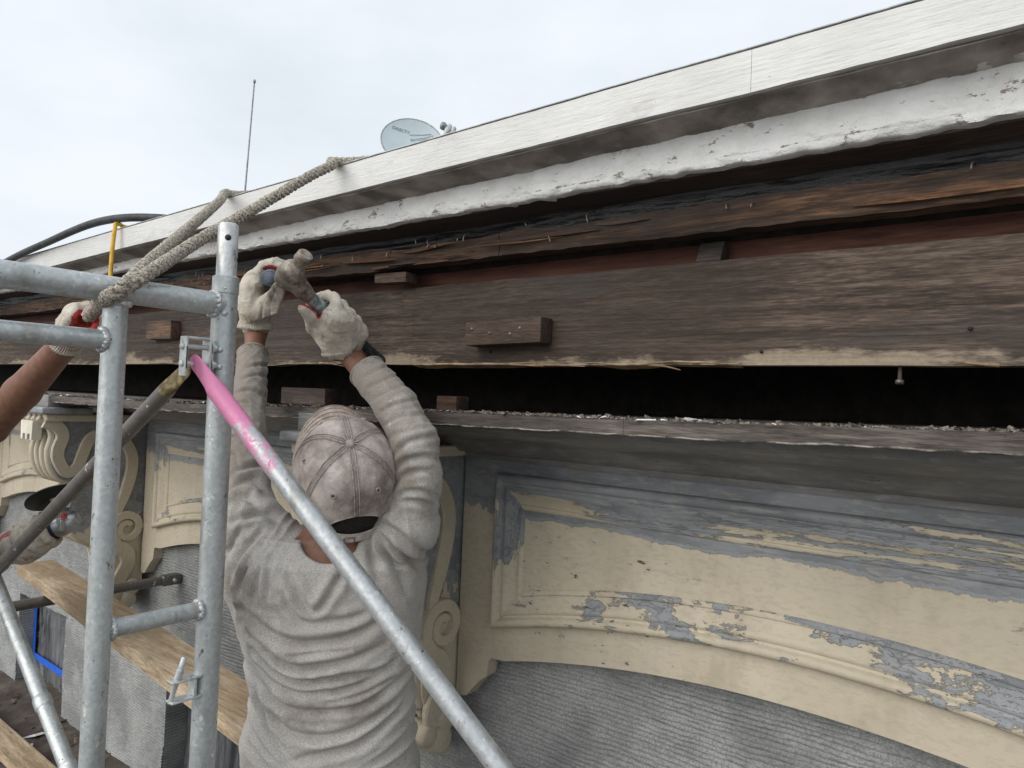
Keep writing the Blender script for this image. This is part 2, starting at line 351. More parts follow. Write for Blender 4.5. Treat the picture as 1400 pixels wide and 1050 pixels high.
MT['bracket'] = paint('bracket_paint',-.10,.12,.8,.16,scale=9)
MT['bgrey'] = paint('bracket_recess_paint',-.5,.25,.8,-.02,scale=9)
# combed stucco
m = M('combed_grey_stucco', 1.0,0,.0); d = m.noise(5,6,.65); f = m.noise(240,5,.75); c = m.ramp(d,(.40,(.27,.275,.272)),(.60,(.42,.425,.415))); c = m.mix(m.math('MULTIPLY',m.step(f,.47,.57),.55),c,(.15,.15,.145)); m.col(c); m.bump(f,.0022); m.bump(m.noise(60,4,.75),.003); MT['stucco']=m.m
# galvanised steel
def galv(name, tint=(.50,.53,.53), pink=None):
    m = M(name, .42, .55, .5); v = m.vor(210,m.pos((1,1,.8)),'F1','Color'); n = m.noise(22,5,.7,m.pos((1,1,.45)))
    bw = m.N('ShaderNodeRGBToBW'); m.t.links.new(v,bw.inputs[0])
    a = tuple(x*.55 for x in tint); b = tuple(min(1,x*1.35) for x in tint)
    c = m.mix(m.math('ADD',m.math('MULTIPLY',bw.outputs[0],.34),m.math('MULTIPLY',n,.66)),a,b)
    c = m.mix(m.step(m.noise(70,4,.75,m.pos((1,1,.6))),.63,.67),c,(.17,.16,.14)); c = m.mix(m.step(m.noise(38,4,.75,m.pos((1,1,1),(3,3,3))),.62,.68),c,(.74,.74,.71)); c = m.mix(m.math('MULTIPLY',m.step(m.noise(12,4,.7,m.pos((1,1,.25),(8,3,3))),.55,.66),.5),c,(.24,.225,.20))
    m.rough(m.ramp(n,(.3,(.34,)*3),(.7,(.58,)*3)))
    if pink:
        x = m.z()[0]; k = m.math('ADD', m.math('DIVIDE',m.math('SUBTRACT',pink,x),.07), m.math('MULTIPLY',m.math('SUBTRACT',m.noise(46,5,.8,m.pos((.45,1,.8),(0,0,0),(0,.7,0))),.5),6.0))
        f = m.math('MULTIPLY',m.step(k,-.2,.9),.93); c = m.mix(f,c,(.74,.22,.42)); mt = m.math('MULTIPLY',m.math('SUBTRACT',1,f),.55); m.sock(m.b.inputs['Metallic'],mt)
    m.col(c); m.bump(m.noise(70,4),.0008); return m.m
MT['galv'] = galv('galvanised_steel'); MT['galv_pink'] = galv('galvanised_steel_pink_paint',(.52,.54,.55),-.965); MT['galv_dark'] = galv('dull_brown_steel',(.20,.185,.17)); MT['galv_lt']=galv('bright_zinc',(.62,.64,.64))
MT['rust'] = m_simple('yellowed_rusty_steel',(.25,.20,.10),.7,.2,.5,60,.001)
m = M('dirty_rope', .95,0,.1); n = m.noise(260,4,.7); c = m.ramp(n,(.36,(.10,.08,.06)),(.5,(.40,.36,.30)),(.66,(.70,.66,.58))); m.col(c); m.bump(n,.003); m.bump(m.noise(90,4),.003); MT['rope']=m.m
MT['black'] = m_simple('grey_black_hose',(.035,.036,.038),.55,var=.4); MT['yellow'] = m_simple('yellow_cord',(.62,.36,.03),.5,var=.15)
m = M('heather_shirt', .95,0,.12); h = m.noise(430,3,.75,m.pos((1,1,2.4))); d = m.noise(7,6,.65); d2 = m.noise(2.6,4,.6)
c = m.ramp(h,(.38,(.28,.26,.24)),(.52,(.43,.41,.385)),(.66,(.58,.56,.535))); arm=m.math('MULTIPLY',m.math('ADD',m.z()[2],.30),1.6,True); c = m.mix(m.step(m.math('ADD',d,m.math('MULTIPLY',arm,.34)),.47,.66),c,m.mix(.58,c,(.16,.122,.085))); c = m.mix(m.step(d2,.5,.62),c,m.mix(.3,c,(.26,.22,.18)))
c = m.mix(m.step(m.noise(48,5,.7,m.pos((1,1,1),(2,5,1))),.69,.73),c,(.62,.59,.54)); c = m.mix(m.step(m.noise(38,3,.6,m.pos((1,1,1),(9,5,1))),.75,.77),c,(.05,.045,.04)); m.col(c); m.bump(h,.0004); m.bump(m.noise(60,4,.6,m.pos((1,1,1.8))),.0014); MT['shirt']=m.m
try: m.b.inputs['Sheen Weight'].default_value = .15
except Exception: pass
m = M('dusty_cap_cotton', .9,0,.15); h = m.noise(420,3,.6); d = m.noise(14,7,.7); c = m.ramp(d,(.36,(.22,.185,.165)),(.50,(.39,.335,.305)),(.64,(.58,.515,.475))); c = m.mix(m.step(m.noise(9,5,.7,m.pos((1,1,1),(4,1,7))),.58,.7),c,(.42,.30,.245)); c=m.mix(m.step(m.noise(40,5,.7,m.pos((1,1,1),(7,7,2))),.63,.70),c,(.50,.46,.42)); m.col(c); m.bump(h,.0006); m.bump(m.noise(45,4),.003); MT['cap']=m.m
MT['capstitch'] = m_simple('cap_seam_thread',(.36,.305,.28),.9,var=.3,scale=200); MT['bill'] = m_simple('pale_cap_bill',(.48,.40,.345),.9,var=.25,scale=60,bump=.0008); MT['eyelet']=m_simple('dark_eyelet',(.10,.085,.085),.8)
m = M('brown_skin', .5,0,.4); n = m.noise(60,5,.6); m.col(m.ramp(n,(.3,(.15,.068,.042)),(.7,(.235,.115,.072)))); m.bump(m.noise(260,4,.6),.0006); MT['skin']=m.m
try: m.b.inputs['Subsurface Weight'].default_value=.08; m.b.inputs['Subsurface Radius'].default_value=(.01,.004,.002)
except Exception: pass
m = M('knit_glove', .95,0,.1); n = m.noise(500,3,.6); d = m.noise(28,5,.6); c = m.ramp(d,(.3,(.44,.39,.32)),(.6,(.66,.61,.53))); c = m.mix(m.math('MULTIPLY',n,.4),c,(.33,.29,.23)); c=m.mix(m.step(m.noise(34,5,.7,m.pos((1,1,1),(1,2,3))),.54,.70),c,(.27,.225,.17)); m.col(c); m.bump(n,.001); m.bump(m.noise(60,4),.003); MT['glove']=m.m
MT['red'] = m_simple('red_palm_coating',(.42,.045,.045),.6,var=.4,scale=60,bump=.0006); MT['hair']=m_simple('black_hair',(.022,.018,.017),.6,var=.6,scale=260,bump=.003)
MT['trouser'] = m_simple('dusty_work_trousers',(.10,.10,.12),.95,var=.3,bump=.002); MT['boot']=m_simple('tan_work_boot',(.17,.10,.05),.8,var=.3,bump=.001); MT['eye']=m_simple('eye',(.5,.47,.45),.3)
m = M('scuffed_hammer_steel', .5,.5,.4); d = m.noise(55,7,.7); c = m.ramp(d,(.35,(.11,.09,.07)),(.5,(.26,.22,.18)),(.68,(.46,.42,.37))); m.col(c); m.bump(d,.0015); MT['hammer']=m.m
m = M('worn_teal_grey_handle', .55,.2,.4); d = m.noise(70,6,.7,m.pos((1,1,1))); m.col(m.ramp(d,(.4,(.10,.14,.15)),(.52,(.30,.35,.36)),(.66,(.50,.52,.52)))); m.bump(d,.001); MT['handle']=m.m
MT['grip']=m_simple('speckled_dark_grip',(.035,.04,.042),.8,var=.7,scale=160,bump=.0015); MT['bargrey']=m_simple('blue_grey_chisel_handle',(.13,.15,.185),.45,var=.25,scale=60)
m = M('plastic_film', .28,0,.5); wv = m.noise(7,5,.6,m.pos((3,3,.35)),1.5); m.col(m.ramp(wv,(.3,(.05,.053,.058)),(.7,(.24,.25,.26)))); m.bump(wv,.05); MT['film']=m.m
MT['tape']=m_simple('blue_tape',(.02,.12,.62),.5,var=.1); MT['grinder']=m_simple('dark_blue_plastic',(.02,.032,.05),.45,var=.2); MT['gear']=m_simple('grinder_gearhead_metal',(.42,.43,.44),.35,.7); MT['disc']=m_simple('black_disc',(.012,.012,.013),.5)
MT['dish']=m_simple('blue_grey_dish_paint',(.44,.52,.55),.45,var=.05,scale=4); MT['dishtext']=m_simple('grey_print',(.26,.30,.31),.5); MT['lnb']=m_simple('pale_plastic',(.45,.47,.46),.5); MT['mast']=m_simple('grey_mast_metal',(.26,.27,.28),.5,.5)
MT['chips']=m_simple('paint_chips_and_splinters',(.13,.11,.092),.9,var=.95,scale=110); MT['rubble']=m_simple('brown_debris',(.10,.075,.06),.9,var=.7,scale=30)
m = M('dirty_roof_felt', .9,0,.2); d=m.noise(9,8,.7); m.col(m.ramp(d,(.3,(.035,.028,.024)),(.55,(.10,.082,.07)),(.75,(.17,.145,.125)))); m.bump(d,.012); MT['deck']=m.m
m = M('concrete', .9,0,.2); d=m.noise(60,6,.7); m.col(m.ramp(d,(.3,(.20,.195,.185)),(.7,(.33,.325,.31)))); m.bump(d,.004); MT['bounce_ground']=m.m  # unseen ground, colour set pale so it bounces light up onto the wall
MT['shingle']=m_simple('roof_membrane',(.09,.088,.085),.9,var=.3); MT['nail']=m_simple('old_nail',(.22,.18,.15),.5,.6); MT['splinter']=m_simple('pale_splinter',(.30,.21,.13),.8,var=.4); MT['dent']=m_simple('dentil_white',(.70,.66,.55),.55,var=.12,scale=12)

# ------------------------------------------------------------------ setting
GZ = -5.2
V,F = np.array([[-300,-300,GZ],[300,-300,GZ],[300,300,GZ],[-300,300,GZ]]),[[0,1,2,3]]
tag(obj('ground',V,F,MT['bounce_ground'],None,False),'unseen concrete ground far below the porch roof, made pale to bounce light up',None,'structure')
deckz = lambda y: -1.5-(1.36-y)*.18
ny,nx = 90,150; ys=np.linspace(1.50,-1.15,ny); xs=np.linspace(-5.6,2.0,nx)
XX,YY=np.meshgrid(xs,ys,indexing='ij'); ZZ=deckz(YY)+.012*(fbm(n3(XX*3,YY*3,0))-.5)
V=np.stack([XX,YY,ZZ],-1).reshape(-1,3); F=[f[::-1] for f in gridf(nx,ny)]
tag(obj('porch_roof',V,F,MT['deck']),'flat porch roof of dirty brown felt strewn with debris',None,'structure')

H = thing('house','old house front with its cornice stripped open, peeling cream panels and combed grey stucco','house',(-1.5,1.6,GZ))
XL, XR = -7.5, 1.0
# roof behind the fascia
V,F = strip(XL,XR,[(1.03,.512),(1.03,.45),(9.0,2.15),(9.0,2.25)],1.0,lambda V:n3(0*V[...,0],0*V[...,0],.0145*(V[...,0]+.40))); obj('roof',V,F,MT['shingle'],H,False)
def sagz(V): # old timbers: gentle waves along X
    x = V[...,0]; return .006*(vnoise(n3(x*.9,3.3,1.7))-.5)
def dz(amp=.003, fr=8., seed=0., sag=True):
    def f(V):
        d = np.zeros_like(V); d[...,2] = (sagz(V) if sag else 0)+amp*(fbm(n3(V[...,0]*fr,V[...,1]*fr+seed,V[...,2]*2),3)-.5); d[...,1] = amp*.8*(fbm(n3(V[...,0]*fr+9,V[...,1]*2,V[...,2]*fr+seed),3)-.5); return d
    return f
def fas(f):
    def g(V):
        d=f(V); d[...,2]+=.0145*(V[...,0]+.40); return d
    return g
# fascia boards
for a,b in ((XL,-2.9),(-2.8992,-.37),(-.3694,XR)):
    V,F = strip(a,b,densify([(1.0,.455),(1.0,.517),(1.024,.519),(1.105,.519),(1.105,.457)],.015),.012,fas(lambda V:dz(.003,3.,0)(V)+dz(.0016,26.,1,False)(V))); obj('fascia_board',V,F,MT['fascia'],H,True,30)
V,F = strip(XL,XR,[(.9985,.5192),(.9985,.5208),(1.03,.5222),(1.03,.5198)],.03,fas(dz(.003,3.,0))); obj('drip_edge',V,F,MT['lnb'],H,True,30)
V,F = strip(XL,XR,densify([(1.012,.452),(1.012,.4545),(1.10,.4545),(1.10,.440)],.01),.012,fas(dz(.004,20.,4))); obj('fascia_underside',V,F,MT['dirtypaint'],H,True,40)
# rough white crown board
def crown_d(V):
    d = np.zeros_like(V); x,y,z = V[...,0],V[...,1],V[...,2]
    n = fbm(n3(x*7,y*4,z*22),5)-.5; n2 = fbm(n3(x*26,3,z*40),4)-.5
    n4=ridge(n3(x*11,2,z*30+fbm(n3(x*6,1,z*6),2)*2)); n5=fbm(n3(x*2.2,8,z*9),3)
    d[...,1] = .009*n+.010*n2-.008*np.clip(n4-.84,0,1)*6*np.clip((n5-.44)*20,0,1)-.010*np.clip(vnoise(n3(x*70,5,z*70))-.80,0,1)+.0022*(np.floor(fbm(n3(x*9,4,z*14),4)*9)%2); d[...,2] = sagz(V)
    low = np.clip((.392-z)/.012,0,1); d[...,2] += -low*(.005*np.clip(fbm(n3(x*5,1,0),4)-.36,0,1)+.010*(fbm(n3(x*38,7,0),4)-.5))
    d[...,1] += np.clip((.390-z)/.006,0,1)*.004
    return d
zz = np.r_[np.linspace(.462,.384,34)]; prof = [(1.077,z) for z in zz]+[(1.090,.3835),(1.11,.384),(1.11,.462)]
V,F = strip(XL,XR,prof,.005,crown_d); obj('crown_board',V,F,MT['crown'],H,True,60)
# mortar/dirt bead between the two white boards
V,F = strip(XL,XR,densify([(1.058,.4545),(1.062,.451),(1.075,.448),(1.10,.453)],.005),.005,dz(.010,42.,8)); obj('caulk_bead',V,F,MT['bead'],H)
V,F = strip(XL,XR,densify([(1.10,.382),(1.10,.395),(1.19,.395),(1.19,.374)],.02),.02,dz(.006,5.,2)); obj('soffit_board',V,F,MT['soffit'],H,True,40)
def tar_d(V):
    d = np.zeros_like(V); x,z=V[...,0],V[...,2]; d[...,1]=.018*(fbm(n3(x*5,1,z*40),4)-.5)+.008*(ridge(n3(x*4,4,z*90))-.5); d[...,2]=sagz(V)+.012*(fbm(n3(x*6,8,z*9),4)-.5); return d
V,F = strip(XL,XR,[(1.166,z) for z in np.linspace(.392,.318,20)]+[(1.176,.318),(1.176,.392)],.01,tar_d); obj('tar_paper',V,F,MT['tar'],H)
def lath_d(V):
    d = np.zeros_like(V); x,z=V[...,0],V[...,2]; up=np.clip((z-.326)/.016,0,1)
    d[...,2]=sagz(V)+up*(.020*np.clip(fbm(n3(x*4,5,2),4)-.48,-.3,1)+.008*(ridge(n3(x*9,4,1))-.6))+.010*(fbm(n3(x*5,6,z*30),4)-.5)+.006*(fbm(n3(x*30,6,z*10),3)-.5); d[...,1]=.018*(fbm(n3(x*3,2,z*70),4)-.5); return d
for a,b in ((XL,-2.6),(-2.598,-.95),(-.948,XR)):
    V,F = strip(a,b,densify([(1.150,.346),(1.162,.346),(1.19,.300),(1.152,.300)],.006),.01,lath_d); obj('lath_strip',V,F,MT['lath'],H,True,50)
for i in range(34):
    x=random.uniform(-3.2,.2); l=random.uniform(.05,.30); z0=random.uniform(.302,.338); sl=random.uniform(-.05,.05); y0=1.1485-random.uniform(0,.006); h=random.uniform(.002,.006)
    p=np.array([(x,y0,z0),(x+l*.3,y0-.002,z0+sl*l*.3+random.uniform(-.002,.002)),(x+l*.7,y0-.003,z0+sl*l*.7+random.uniform(-.002,.002)),(x+l,y0-.004,z0+sl*l)]); p=spline(p,3); obj('splinter',*tube(p,h*np.sin(np.linspace(.25,2.95,len(p))),5),MT['lath2'] if i%3 else MT['soffit'],H,True,30)
V,F = strip(XL,XR,densify([(1.19,.330),(1.19,.302),(1.203,.306),(1.203,.335)],.02),.03,dz(.004,5.,5)); obj('lath_backing',V,F,MT['soffit'],H,True,40)
for a,b in ((XL,-1.9),(-1.897,XR)):
    V,F = strip(a,b,densify([(1.246,.20),(1.246,.392),(1.27,.392),(1.27,.20)],.02),.05,dz(.003,4.,1)); obj('recess_board',V,F,MT['redwood'],H,True,40)
# old board along the cornice: two lengths butted at a crack
def beam_d(V):
    d = np.zeros_like(V); x,z=V[...,0],V[...,2]; low=np.clip((.10-z)/.03,0,1)
    d[...,2]=sagz(V)*.8 + low*.010*(fbm(n3(x*7,3,1),4)-.5)*2*np.clip(.6+.8*np.sin(x*2.3),.2,1.4) + .004*(fbm(n3(x*4,2,9),3)-.5)
    d[...,1]=.0030*(fbm(n3(x*1.2,1,z*70),4)-.5)+.0024*(fbm(n3(x*5,4,z*330),3)-.5)+low*.008*(fbm(n3(x*8,3,z*40),3)-.35); return d
for a,b in ((XL,-2.95),(-2.9492,-1.245),(-1.2444,XR)):
    V,F = strip(a,b,[(1.2,z) for z in np.linspace(.076,.259,92)]+[(1.238,.259),(1.238,.076)],.014,beam_d); obj('cornice_board',V,F,MT['beam'],H,True,50)
V,F = strip(-1.24,-.45,densify([(1.197,.079),(1.201,.083),(1.225,.080),(1.225,.072)],.004),.01,dz(.014,9.,3)); obj('split_edge',V,F,MT['splinter'],H)
# dark cavity
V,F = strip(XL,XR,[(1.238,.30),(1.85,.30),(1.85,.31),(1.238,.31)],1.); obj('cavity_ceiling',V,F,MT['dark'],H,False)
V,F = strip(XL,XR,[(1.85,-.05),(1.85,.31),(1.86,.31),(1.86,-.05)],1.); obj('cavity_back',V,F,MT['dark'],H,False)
for x in ():
    V,F = boxg(x,x+.04,1.32,1.85,.02,.29,.002); obj('lookout_timber',V,F,MT['dark'],H,False)
# ledge boards (left ones have sagged)
def ledge_d(s0,s1):
    def f(V):
        d=np.zeros_like(V); x=V[...,0]; fr=np.clip((1.02-V[...,1])/.04,0,1)
        d[...,2]=ledge_z(x)+s0+.004*(fbm(n3(x*3,V[...,1]*3,0),3)-.5)-fr*np.clip((-.036-V[...,2])/.006,0,1)*.004*fbm(n3(x*30,4,0),3); d[...,1]=.006*(fbm(n3(x*4,2,V[...,2]*20),3)-.5); return d
    return f
def ledge_z(x): return np.interp(x,[-3.2,-2.6,-1.9,-.94,-.37,0.],[-.030,-.028,-.025,-.008,-.002,.006])
def fringe_d(V):
    d=np.zeros_like(V); x=V[...,0]; d[...,2]=ledge_z(x)+.004*(fbm(n3(x*3,.98*3,0),3)-.5)+.005*(fbm(n3(x*45,2,V[...,2]*200),3)-.5); d[...,1]=.006*(fbm(n3(x*4,2,-.8),3)-.5)+.005*np.clip(fbm(n3(x*9,3,0),3)-.42,-.1,.5)*3+.003*(fbm(n3(x*60,5,1),2)-.5); return d
for a,b,s0,s1 in ((XL,-1.62,-.001,0),(-1.6192,-.545,.0,0),(-.5443,XR,.0012,0)):
    V,F = strip(a,b,densify([(.98,-.041),(.98,-.019),(1.85,-.016),(1.85,-.041)],.02),.02,ledge_d(s0,s1)); obj('ledge_board',V,F,MT['ledge'],H,True,40)
V,F = strip(XL,XR,[(.9765,-.0420),(.9765,-.0400),(.981,-.0395),(.983,-.0420)],.005,fringe_d); obj('paint_fringe',V,F,MT['fringe'],H)
# bed moulding under the ledge
pr = [(1.10,-.044),(1.10,-.06),(1.14,-.066),(1.17,-.080),(1.20,-.086),(1.235,-.092),(1.262,-.112),(1.275,-.124),(1.30,-.128),(1.30,-.14),(1.34,-.14),(1.34,-.044)]
V,F = strip(XL,XR,densify(pr,.012),.05,dz(.002,4.,6,False)); obj('bed_moulding',V,F,MT['grey'],H,True,40)

# frieze bays: board with arched lower edge, panel, brackets
FY = 1.32
def bay(x0,x1,px0,px1,k=.185,seed=0):
    cx=(px0+px1)/2; hw=(px1-px0)/2
    kk=.2*(.675/hw)**2
    za=lambda x: -.520-kk*(x-cx)**2
    zp=lambda x: -.440-kk*(x-cx)**2
    # board outline (x,z): ears at both ends
    xa0,xa1=px0+.031,px1-.031
    arc=[(x,za(x)) for x in np.linspace(xa0,xa1,33)]
    ze=za(xa0)
    left=[(x0,-.112),(x0,-.708),(x0+.014,-.716),(x0+.032,-.712),(x0+.050,-.690),(x0+.070,-.668),(x0+.092,-.650),(x0+.097,ze-.012),(x0+.104,ze-.002)]
    right=[(x1-.104,ze-.002),(x1-.097,ze-.012),(x1-.092,-.650),(x1-.070,-.668),(x1-.050,-.690),(x1-.032,-.712),(x1-.014,-.716),(x1,-.708),(x1,-.112)]
    out=left+arc+right; n=len(out)
    V,F=poly_solid(out,FY,FY+.045,lambda a,b,t:(a,t,b))
    obj('frieze_board',V,F,MT['frieze'],H,False)
    # moulding: profile (inward offset, projection)
    pf=[(0,-.001),(0,.016),(.004,.022),(.011,.024),(.018,.020),(.021,.014),(.026,.013),(.030,.017),(.036,.017),(.043,.013),(.052,.0075),(.060,.0042),(.066,.0040),(.068,.0075),(.074,.008),(.079,.004),(.080,.0)]
    def loop(o,h):
        zt=-.170-o; L_=[]
        y=FY-h
        L_+=[(px0+o,y,z) for z in np.linspace(zp(px0)+o,zt,14)]
        L_+=[(x,y,zt) for x in np.linspace(px0+o,px1-o,30)]
        L_+=[(px1-o,y,z) for z in np.linspace(zt,zp(px1)+o,14)]
        L_+=[(x,y,zp(x)+o) for x in np.linspace(px1-o,px0+o,40)]
        return np.array(L_)
    LL=np.array([loop(o,h) for o,h in pf]); LL[...,1]+=.0025*(fbm(n3(LL[...,0]*9,seed,LL[...,2]*9),3)-.5)
    ranges={'a':(0,13),'b':(14,43),'c':(44,57),'d':(58,97)}; mats={'a':'mould_side','b':'mould_top','c':'mould_side','d':'mould_low'}
    for q,(i0,i1) in ranges.items():
        A=LL[:,i0:i1+1]; nv=A.shape[1]; obj('panel_moulding',A.reshape(-1,3),[f_[::-1] for f_ in gridf(len(pf),nv)],MT[mats[q]],H,True,50)
    # field
    o=.079; xs=np.linspace(px0+o,px1-o,60); m_=20
    A=np.array([[ (x,FY-.0025+.002*(vnoise(np.array([x*5,seed,t*3]))-.5),(zp(x)+o)*(1-t)+(-.170-o)*t) for t in np.linspace(0,1,m_)] for x in xs])
    obj('panel_field',A.reshape(-1,3),gridf(60,m_),MT['field'],H)
bay(-1.165,.405,-1.055,.295,seed=1.)
bay(-2.80,-1.365,-2.69,-1.475,seed=2.)
bay(-4.44,-3.00,-4.33,-3.11,seed=3.)

FRONT = spline([(.955,-.125),(.985,-.150),(1.000,-.19),(.990,-.245),(1.000,-.300),(1.026,-.338),(1.062,-.352),(1.095,-.345)],6)
BELLY = spline([(1.120,-.345),(1.085,-.385),(1.066,-.430),(1.060,-.490),(1.084,-.545),(1.135,-.583),(1.18,-.60),(1.205,-.64),(1.215,-.70),(1.235,-.75)],6)
def band2d(path, hw):
    P=np.asarray(path,float); T=np.gradient(P,axis=0); T/=np.linalg.norm(T,axis=1)[:,None]+1e-9; N=np.stack([-T[:,1],T[:,0]],1); hw=np.broadcast_to(hw,(len(P),))[:,None]
    return np.concatenate([P+N*hw,(P-N*hw)[::-1]])
def band(path,hw,x0,x1,b=.004):
    """rounded raised ribbon on a bracket side, from x0 (root) to x1 (top)"""
    P=np.asarray(path,float); n=len(P); T=np.gradient(P,axis=0); T/=np.linalg.norm(T,axis=1)[:,None]+1e-9; N=np.stack([-T[:,1],T[:,0]],1); hw=np.broadcast_to(hw,(n,))
    rows=[]
    for q,h in ((1,0),(1,.75),(.85,1),(0,1.0),(-.85,1),(-1,.75),(-1,0)):
        p=P+N*(hw*q)[:,None]; rows.append(np.column_stack([np.full(n,x0+(x1-x0)*h),p]))
    V=np.array(rows).reshape(-1,3); F=gridf(7,n); F+= [[k*n for k in range(7)],[k*n+n-1 for k in range(7)][::-1]]
    return V,F
def bracket(xr):
    xl=xr-.20; 
    body=[tuple(p) for p in FRONT]+[tuple(p) for p in BELLY]+[(1.262,-.775),(FY+.01,-.775),(FY+.01,-.125)]
    V,F=poly_solid(body,xl+.012,xr-.012,lambda a,b,t:(t,a,b))
    B=obj('bracket',V,F,MT['bgrey'],H,False)
    S1=spline([(.968,-.139),(1.010,-.158),(1.027,-.190),(1.014,-.238),(1.018,-.276),(1.046,-.318),(1.078,-.302),(1.094,-.258),(1.110,-.214),(1.134,-.190),(1.172,-.186),(1.230,-.206),(1.266,-.262),(1.268,-.330),(1.248,-.412),(1.228,-.470),(1.222,-.520)],6)
    hw=np.interp(np.linspace(0,1,len(S1)),[0,.1,.35,.6,.85,1],[.022,.022,.020,.021,.022,.012])
    th=np.linspace(.1,2*np.pi*1.45,60); rr=np.linspace(.016,.058,60); SP=np.column_stack([1.262+rr*np.cos(th+.6),-.540+rr*np.sin(th+.6)])
    TL=spline([(1.205,-.548),(1.222,-.600),(1.262,-.628),(1.272,-.675),(1.245,-.73),(1.250,-.775)],6)
    for (r0,r1) in ((xr-.016,xr),(xl+.016,xl)):
        obj('scroll',*band(S1,hw,r0,r1),MT['bracket'],B,True,35)
        obj('volute',*band(SP,np.interp(np.arange(60),[0,59],[.010,.017]),r0,r1+(.004 if r1>r0 else -.004)),MT['bracket'],B,True,35)
        obj('scroll',*band(TL,np.linspace(.030,.026,len(TL)),r0,r1),MT['bracket'],B,True,35)
    for i in range(4):
        xc=xl+.03+i*.0467
        for path in (FRONT,BELLY):
            P=np.column_stack([np.full(len(path),xc),path]); 
            obj('flute',*tube(P,.012,8),MT['bracket'],B)
    # bulbs at the foot
    for c,r in (((1.275,-.812),.036),((1.232,-.79),.028),((1.29,-.765),.034)):
        V,F=lathe_t((xl+.03,)+c,(xr+.004,)+c,[(0,r*.6),(.02,r*.9),(.08,r),(.92,r),(.97,r*.92),(1,r*.7)],20); obj('foot_scroll',V,F,MT['bracket'],B,True,50)
    V,F=boxg(xl-.012,xr+.012,.965,FY-.002,-.138,-.112,.006); obj('abacus',V,F,MT['bracket'],B)
    V,F=boxg(xl-.03,xr+.03,.945,1.11,-.1115,-.088,.006); obj('abacus',V,F,MT['frieze'],B)
    V,F=boxg(xl+.0,xr-.0,.972,FY-.002,-.0875,-.046,.003); obj('neck_block',V,F,MT['grey'],B)
    # dentilled plaque on the front
    pl=[(xl+.045,-.1385),(xr-.045,-.1385),(xr-.05,-.205),(xr-.066,-.205),(xr-.066,-.185),(xr-.09,-.185),(xr-.092,-.205),(xr-.108,-.205),(xr-.11,-.185),(xr-.134,-.185),(xr-.134,-.205),(xl+.05,-.205)]
    n=len(pl); Vv=[(x,.944,z) for x,z in pl]+[(x,.975,z) for x,z in pl]; Ff=[list(range(n))[::-1],list(range(n,2*n))]+[[i,(i+1)%n,n+(i+1)%n,n+i] for i in range(n)]
    obj('dentil_plaque',Vv,Ff,MT['dent'],B,False)
for xr in (-1.162,-2.797,-4.437,.61): bracket(xr)

# combed stucco with window openings
SY=1.362
def stucco(x0,x1,z0,z1,dx=.011,dzz=.0016,seed=0,vert=False):
    xs=np.linspace(x0,x1,int((x1-x0)/dx)+1); zs=np.linspace(z0,z1,int((z1-z0)/dzz)+1)
    A,B=np.meshgrid(xs,zs,indexing='ij')
    ph=B+.034*(fbm(n3(A*1.5,seed,B*1.6),3)-.5)+.011*(fbm(n3(A*11,seed,B*26),4)-.5)+.005*np.sin(A*1.3+B*2)
    per=.0118*(1+.16*(vnoise(n3(A*1.1,5,B*2.3))-.5))
    t=ph/.0104; r=np.abs(2*(t-np.floor(t))-1)   # triangle
    prof=np.clip(r*2.4-.15,0,1)**.75
    depth=.0066*np.clip(2.6*fbm(n3(A*5,7,B*8),4)-.55,.05,1.3)
    y=SY-prof*depth+.005*(fbm(n3(A*2,3,B*2),3)-.5)+.0085*(fbm(n3(A*42,seed,B*95),3)-.5)-.010*np.clip(vnoise(n3(A*26,seed+3,B*40))-.80,0,1)
    V=np.stack([A,y,B],-1).reshape(-1,3); nu,nv=len(xs),len(zs)
    i=np.arange((nu-1)*nv).reshape(nu-1,nv)[:,:-1].ravel(); F=np.stack([i,i+nv,i+nv+1,i+1],1)
    return V,F
WZ=-1.06; wins=((-4.135,-3.56),(-2.637,-1.98),(-.98,-.28))
V,F=stucco(XL,.9,WZ,-.50,seed=1); obj('stucco_wall',V,F,MT['stucco'],H)
for a,b in ((XL,-4.135),(-3.56,-2.637),(-1.98,-.98),(-.28,.9)):
    V,F=stucco(a,b,-1.56,WZ,seed=a); obj('stucco_pier',V,F,MT['stucco'],H)
V,F=strip(XL,.9,[(1.40,-.05),(1.40,-.52),(1.9,-.52),(1.9,-.05)],1.); obj('wall_core',V,F,MT['dark'],H,False)
